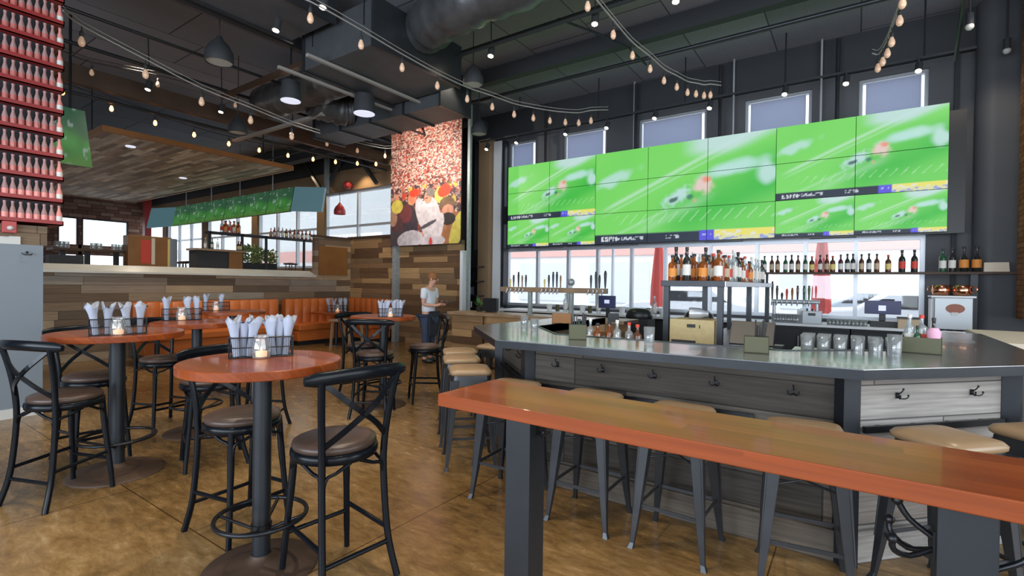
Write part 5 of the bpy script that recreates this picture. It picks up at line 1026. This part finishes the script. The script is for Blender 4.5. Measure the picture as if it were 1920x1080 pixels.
# string lights
def bulb_meshes():
    b = MB().lathe([(.0001, -.15), (.015, -.146), (.027, -.128), (.03, -.108), (.026, -.086), (.016, -.062), (.0135, -.05)], n=12, cap=False)
    s_ = MB().lathe([(.016, -.055), (.018, -.03), (.015, -.005), (.006, .0), (.004, .05)], n=10); return b, s_
b_, s_ = bulb_meshes(); BL = b_.mesh('bulb'); BL.materials.append(M['bulb_lit']); BO = b_.mesh('bulb'); BO.materials.append(M['bulb_off_glow']); BS = s_.mesh('socket'); BS.materials.append(M['cord_dark'])
def string(pts, lit, label, ends=(), s=1.0, mt='cord', drop=.1, up=.05):
    """string of bulbs: pts are bulb positions in space; the cord runs just above them"""
    t = thing('string_light', label, 'string lights', pts[0], 0); a = Vector(pts[0])
    cp = ([Vector(ends[0]) - a] if ends and ends[0] is not None else []) + [Vector(p) - a + Vector((0, 0, up * s)) for p in pts] + ([Vector(ends[1]) - a] if len(ends) > 1 and ends[1] is not None else [])
    obj('cord', MB().tube(smooth_path(cp, 4), .009, 6), mt, t)
    obj('support_wire', MB().tube([p + Vector((0, 0, .05)) for p in smooth_path(cp, 2)], .005, 5), mt, t)
    for p in pts:
        so = bpy.data.objects.new('socket', BS); C.objects.link(so); so.parent = t; so.location = Vector(p) - a; so.scale = (s,) * 3
        b = bpy.data.objects.new('bulb', BL if lit else BO); C.objects.link(b); b.parent = t; b.location = Vector(p) - a; b.scale = (s,) * 3
Z = lambda pts, z: [G(x, y, z) + Vector((0, 0, .1)) for x, y in pts]
string([PX(x, y, -11.05) + Vector((0, 0, .1)) for x, y in ((117, 172), (209, 203), (291, 230), (364, 252), (429, 269), (486, 281))] + [PX(x, y, -11.05 + .25 * i) + Vector((0, 0, .1)) for i, (x, y) in enumerate(((540, 291), (587, 298), (629, 303), (670, 306), (705, 307)))], True, 'string of glowing orange bulbs along the front edge of the board canopy', (PX(60, 145, -11.05), PX(740, 297, -8.8)), 1.05, 'cord_dark')
string([PX(x, y, -7.6) + Vector((0, 0, .1)) for x, y in ((153, 74), (273, 135), (378, 187), (470, 222), (547, 252))], False, 'string of unlit bulbs from the bottle pillar down to the lounge', (PX(118, 20, -7.3), PX(600, 250, -7.6)), 1.25)
string([PX(x, y, -9.4) + Vector((0, 0, .1)) for x, y in ((172, 136), (241, 66), (296, 160))][:1] + [PX(x, y, -9.4) + Vector((0, 0, .1)) for x, y in ((296, 158), (441, 137 + 60))], False, 'faint second string of unlit bulbs above the rust brown beam', (PX(118, 95, -9.3), None), 1.0, 'cord_dark')
string(Z([(582, 32), (677, 82), (754, 125), (820, 159), (876, 184), (923, 199), (964, 213), (1000, 220), (1031, 225), (1060, 228), (1085, 229), (1108, 225)], 4.15), False, 'long string of unlit bulbs sweeping across the middle of the ceiling', (G(540, -10, 4.35), G(1140, 206, 4.4)), 1.1)
string(Z([(1102, 12), (1150, 65), (1186, 104), (1219, 129), (1245, 151), (1269, 163), (1289, 173), (1305, 176), (1320, 179), (1332, 178)], 4.15), False, 'string of unlit bulbs ending left of the video wall pole', (G(1075, -30, 4.4), G(1352, 160, 4.35)), 1.0)
string(Z([(1692, 4), (1687, 37), (1672, 77), (1664, 98), (1655, 114), (1646, 126)], 4.15), False, 'short string of unlit bulbs in the upper right corner', (G(1697, -40, 4.4), G(1636, 100, 4.3)), 1.1)
string(Z([(613, 268), (670, 281), (722, 291)], 4.4), False, 'short string of unlit bulbs left of the crowd banner', (G(555, 235, 4.5), G(742, 275, 4.5)), 1.15)

# ================================================================ the lounge beyond the half wall
def lbox(name, label, cat, a, b, mt): c = Vector(((a[0] + b[0]) / 2, (a[1] + b[1]) / 2, a[2])); o = obj(name, MB().box(Vector(a) - c, Vector(b) - c), mt, None, .004, c); return tag(o, label, cat)
q0, q1 = PX(240, 440, -13.2), PX(322, 498, -13.2)
t = thing('wooden_cabinet', 'brown wooden cabinet with red and white artwork behind the drink ledge', 'cabinet', (-13.5, q0.y, 1.2)); ww = q1.y - q0.y
obj('body', MB().box((0, 0, 0), (.3, ww, q0.z - 1.2)), 'tile_wood', t, .01); obj('side_panel', MB().lathe([(.16, 0), (.16, q0.z - 1.22)], (.15, ww, 0), 16), 'panel_grey', t)
ar = MB().mi(0).box((.3, ww * .28, .62), (.306, ww * .5, 1.15)).mi(1).box((.3, ww * .52, .6), (.307, ww * .6, 1.2)).mi(2).box((.3, ww * .9, 0), (.306, ww * .95, 1.2)); obj('artwork', ar, ['label_red', 'cream', 'label_yellow'], t)
t = thing('lounge_bar', 'dark lounge bar with a wooden top between cabinet and bottle shelves', 'bar', (-13.6, 0, 1.2)); a, b = PX(368, 465, -13.6), PX(455, 465, -13.6); h = a.z - 1.2
obj('front', MB().box((-.4, a.y, 0), (-.02, b.y - .35, h - .05)), 'wall_dark', t); obj('wood_end', MB().box((-.4, b.y - .35, 0), (.0, b.y, h - .05)), 'tile_wood', t); obj('top', MB().box((-.45, a.y - .05, h - .05), (.05, b.y + .05, h)), 'booth_wood', t)
for i, (px, k) in enumerate(((385, 2), (398, 5), (408, 2), (447, 3), (451, 3))): p = PX(px, 462, -13.7); put(BM[k], 'lounge_bottle', (-13.7, p.y, a.z + .002), '%s on the dark lounge bar, %s from the left' % (KN[k], ORD[i]), 'bottle', 'bottles on the lounge bar', i, .9)
t = thing('lounge_shelf', 'black steel bottle shelf on thin uprights in front of the lounge windows', 'shelf', (-14.2, 0, 1.2)); a, b = PX(394, 433, -14.2), PX(601, 437, -14.2); h = a.z - 1.2
obj('board', MB().box((-.3, a.y, h - .06), (0, b.y, h)), 'wall_dark', t)
for px in (394, 455, 500, 571, 600): y = PX(px, 450, -14.2).y; obj('upright', MB().box((-.05, y - .03, 0), (0, y + .03, h)), 'wall_dark', t)
for i in range(22):
    k = random.choice([0, 6, 3, 1, 10, 2]); y = PX(508 + 3.7 * i, 430, -14.3).y; put(BM[k], 'lounge_bottle', (-14.3 + .08 * (i % 2), y, a.z + .002), '%s, %s from the left on the lounge shelf' % (KN[k], ORD[i]), 'bottle', 'bottles on the lounge shelf', i, .95)
for i in range(9):
    y = PX(416 + 4 * i, 430, -14.3).y; put(BM[[7, 6, 0][i % 3]], 'lounge_bottle', (-14.3 + .07 * (i % 2), y, a.z + .002), '%s, %s from left in the glowing cluster on the shelf' % (KN[[7, 6, 0][i % 3]], ORD[i]), 'bottle', 'glowing bottle cluster on the lounge shelf', i, 1.15)
t = thing('reflection_planter', 'leafy planter standing in for green reflections in a lounge glass partition', 'planter', (-14.9, 0, 1.2)); a, b = PX(458, 492, -14.9), PX(520, 470, -14.9)  # leaves imitate greenery mirrored in a glass partition
obj('box', MB().box((-.3, a.y, 0), (0, b.y, a.z - 1.2)), 'wall_dark', t); lf = MB()
for k in range(420):
    y = random.uniform(a.y, b.y); z = a.z - 1.2 + random.uniform(0, .55) * (1 - .3 * (y - a.y) / (b.y - a.y)); x = random.uniform(-.3, .05); p = Vector((x, y, z)); d = Vector((random.uniform(-1, 1), random.uniform(-1, 1), random.uniform(-.5, 1))).normalized() * .1; s2 = Vector((random.uniform(-1, 1), random.uniform(-1, 1), random.uniform(-1, 1))).cross(d).normalized() * .04
    lf.add([p, p + d * .5 + s2, p + d, p + d * .5 - s2], [(0, 1, 2, 3)])
o = obj('foliage', lf, 'foliage_light', t); o['kind'] = 'stuff'
t = thing('high_table', 'dark high table with glass jars at the far left of the lounge', 'table', (-13.3, 0, 1.2)); a, b = PX(100, 463, -13.3), PX(236, 463, -13.3); h = a.z - 1.2
obj('tabletop', MB().box((-.5, a.y, h - .05), (0, b.y, h)), 'rust_steel', t)
for y in (a.y + .2, (a.y + b.y) / 2, b.y - .1): obj('leg', MB().box((-.3, y - .04, 0), (-.2, y + .04, h - .05)), 'wall_dark', t)
for i, px in enumerate((108, 116, 124, 175, 186, 214, 226)): p = PX(px, 462, -13.5); put(gm, 'lounge_glass', (-13.5, p.y, p.z * 0 + a.z + .002), 'clear glass on the far left high table, %s from left' % ORD[i], 'glass', 'glasses on the lounge high table', s=1.5)
lbox('lounge_sideboard', 'low dark sideboard at the far left behind the drink ledge', 'sideboard', (-12.6, PX(84, 480, -12.6).y, 1.2), (-12.3, PX(148, 480, -12.6).y, PX(100, 478, -12.6).z), 'wall_dark')
o = tag(obj('red_column', MB().box((-.12, -.12, 0), (.12, .12, 4.4)), 'red_box', None, 0, (PX(276, 400, -25).x, PX(276, 400, -25).y, 1.2)), 'dark red column in the far lounge corner under the television row', 'column')
for i, (px, X) in enumerate(((340, -16), (352, -15.2), (545, -13.2))):
    p = PX(px, 490, X); t = thing('lounge_stool', 'dark bar stool in the lounge, %s from the left behind the ledge' % ORD[i], 'stool', (p.x, p.y, 1.2)); obj('seat', MB().lathe([(.18, .72), (.19, .76), (.0001, .78)], n=14), 'rust_steel', t)
    for a in range(4): ca, sa = math.cos(R(45 + 90 * a)), math.sin(R(45 + 90 * a)); obj('leg', MB().tube([(.12 * ca, .12 * sa, .73), (.19 * ca, .19 * sa, 0)], .012, 6), 'gunmetal', t)
# steel trusses before the lounge windows
tt = thing('roof_truss', 'black roof truss with diagonal braces over the lounge windows', 'truss', (-13.6, 9.6, 4.2))
obj('post', MB().box((-.06, -.16, 0), (.06, -.05, 1.4)), 'galvanised', tt)
for x0, x1 in ((-1.6, -.35), (.85, -.2), (1.0, 2.2)): obj('diagonal_brace', MB().tube([(x0, 0, 1.38), (x1, 0, .1)], 1, sec=(.09, .09)), 'wall_dark', tt)

# ================================================================ the person
PP = PD(803, 600, 9.2); PP.z = 0; pz = thing('person', 'person in a white shirt and dark apron looking down at something held', 'person', PP, head(.98, .2))
def skin(name, pts, edges, rad, mt, parent, lvl=2):
    me = bpy.data.meshes.new(name); me.from_pydata(pts, edges, []); o = bpy.data.objects.new(name, me); C.objects.link(o); o.parent = parent; me.materials.append(M[mt])
    md = o.modifiers.new('skin', 'SKIN'); md.use_smooth_shade = True
    for i, r in enumerate(rad): me.skin_vertices[0].data[i].radius = r if isinstance(r, tuple) else (r, r)
    me.skin_vertices[0].data[0].use_root = True
    s = o.modifiers.new('sub', 'SUBSURF'); s.levels = s.render_levels = lvl; return o
BP = [(0, 0, .88), (0, 0, 1.02), (0, .01, 1.18), (0, .02, 1.32), (0, .04, 1.39), (0, .07, 1.45), (0, .10, 1.52), (0, .1, 1.6),
      (.09, 0, .84), (.10, .02, .46), (.10, -.02, .08), (.10, .10, .03), (-.09, 0, .84), (-.10, .01, .46), (-.10, -.03, .08), (-.10, .09, .03),
      (.17, .02, 1.33), (.22, .03, 1.07), (.12, .25, 1.06), (.08, .31, 1.08), (-.17, .02, 1.33), (-.22, .03, 1.07), (-.12, .25, 1.06), (-.08, .31, 1.08)]
BE = [(0, 1), (1, 2), (2, 3), (3, 4), (4, 5), (5, 6), (6, 7), (0, 8), (8, 9), (9, 10), (10, 11), (0, 12), (12, 13), (13, 14), (14, 15), (3, 16), (16, 17), (17, 18), (18, 19), (3, 20), (20, 21), (21, 22), (22, 23)]
BR = [(.14, .10), (.12, .09), (.13, .095), (.12, .09), .05, .055, (.07, .085), (.055, .06), .08, .055, .035, .03, .08, .055, .035, .03, .05, .04, .028, .025, .05, .04, .028, .025]
body = skin('body', BP, BE, BR, 'skin', pz)
for s in (-1, 1):
    for k in range(4): skin('finger', [(s * .08 - s * .02 * (k - 1.5), .315, 1.085), (s * .06 - s * .02 * (k - 1.5), .35, 1.1), (s * .04 - s * .018 * (k - 1.5), .355, 1.125)], [(0, 1), (1, 2)], [.009, .008, .007], 'skin', body, 1)
    skin('thumb', [(s * .1, .3, 1.09), (s * .1, .325, 1.125), (s * .08, .345, 1.14)], [(0, 1), (1, 2)], [.011, .009, .008], 'skin', body, 1)
sh = skin('shirt', [(0, 0, .86), (0, 0, 1.02), (0, .01, 1.2), (0, .02, 1.34), (.175, .02, 1.335), (.215, .03, 1.16), (-.175, .02, 1.335), (-.215, .03, 1.16)], [(0, 1), (1, 2), (2, 3), (3, 4), (4, 5), (3, 6), (6, 7)], [(.17, .125), (.15, .115), (.155, .12), (.12, .095), .068, .062, .068, .062], 'shirt', pz)
skin('trousers', [(0, 0, .9), (.09, 0, .82), (.10, .02, .46), (.10, -.02, .1), (-.09, 0, .82), (-.10, .01, .46), (-.10, -.03, .1)], [(0, 1), (1, 2), (2, 3), (0, 4), (4, 5), (5, 6)], [(.155, .12), .1, .075, .06, .1, .075, .06], 'jeans', pz)
ap = MB(); ap.add([(-.17, .14, .95), (.17, .14, .95), (.19, .15, .5), (-.19, .15, .5), (-.17, .12, .95), (.17, .12, .95), (.19, .13, .5), (-.19, .13, .5)], [(0, 3, 2, 1), (4, 5, 6, 7), (0, 1, 5, 4), (1, 2, 6, 5), (2, 3, 7, 6), (3, 0, 4, 7)]); obj('apron', ap, 'apron', pz)
obj('hair', MB().ball((0, .085, 1.575), .098, 14, sz=1.0, sx=.86, sy=1.0), 'hair', pz)
fc = MB().mi(0)
for s in (-1, 1): fc.ball((s * .032, .178, 1.535), .009, 8)
fc.mi(1).tube([(0, .185, 1.545), (0, .2, 1.51)], [.008, .014], 6); fc.mi(2).tube([(-.025, .18, 1.478), (0, .186, 1.475), (.025, .18, 1.478)], .006, 5); fc.mi(1)
for s in (-1, 1): fc.ball((s * .075, .1, 1.53), .02, 8, sz=1.5, sx=.5)
obj('face', fc, ['label_black', 'skin', 'label_red'], body); 
for s in (-1, 1): obj('shoe', MB().ball((s * .1, .05, .045), .06, 10, sz=.7, sx=.8, sy=2.0), 'plastic_black', pz)
o = obj('held_tray', MB().box((-.11, -.05, -.006), (.11, .09, .006)), 'plastic_black', None, .003, PP + Vector((.98, .2, 0)).normalized() * .36 + Vector((0, 0, 1.12)), head(.98, .2)); tag(o, 'small dark tray held by the person in the white shirt', 'tray')
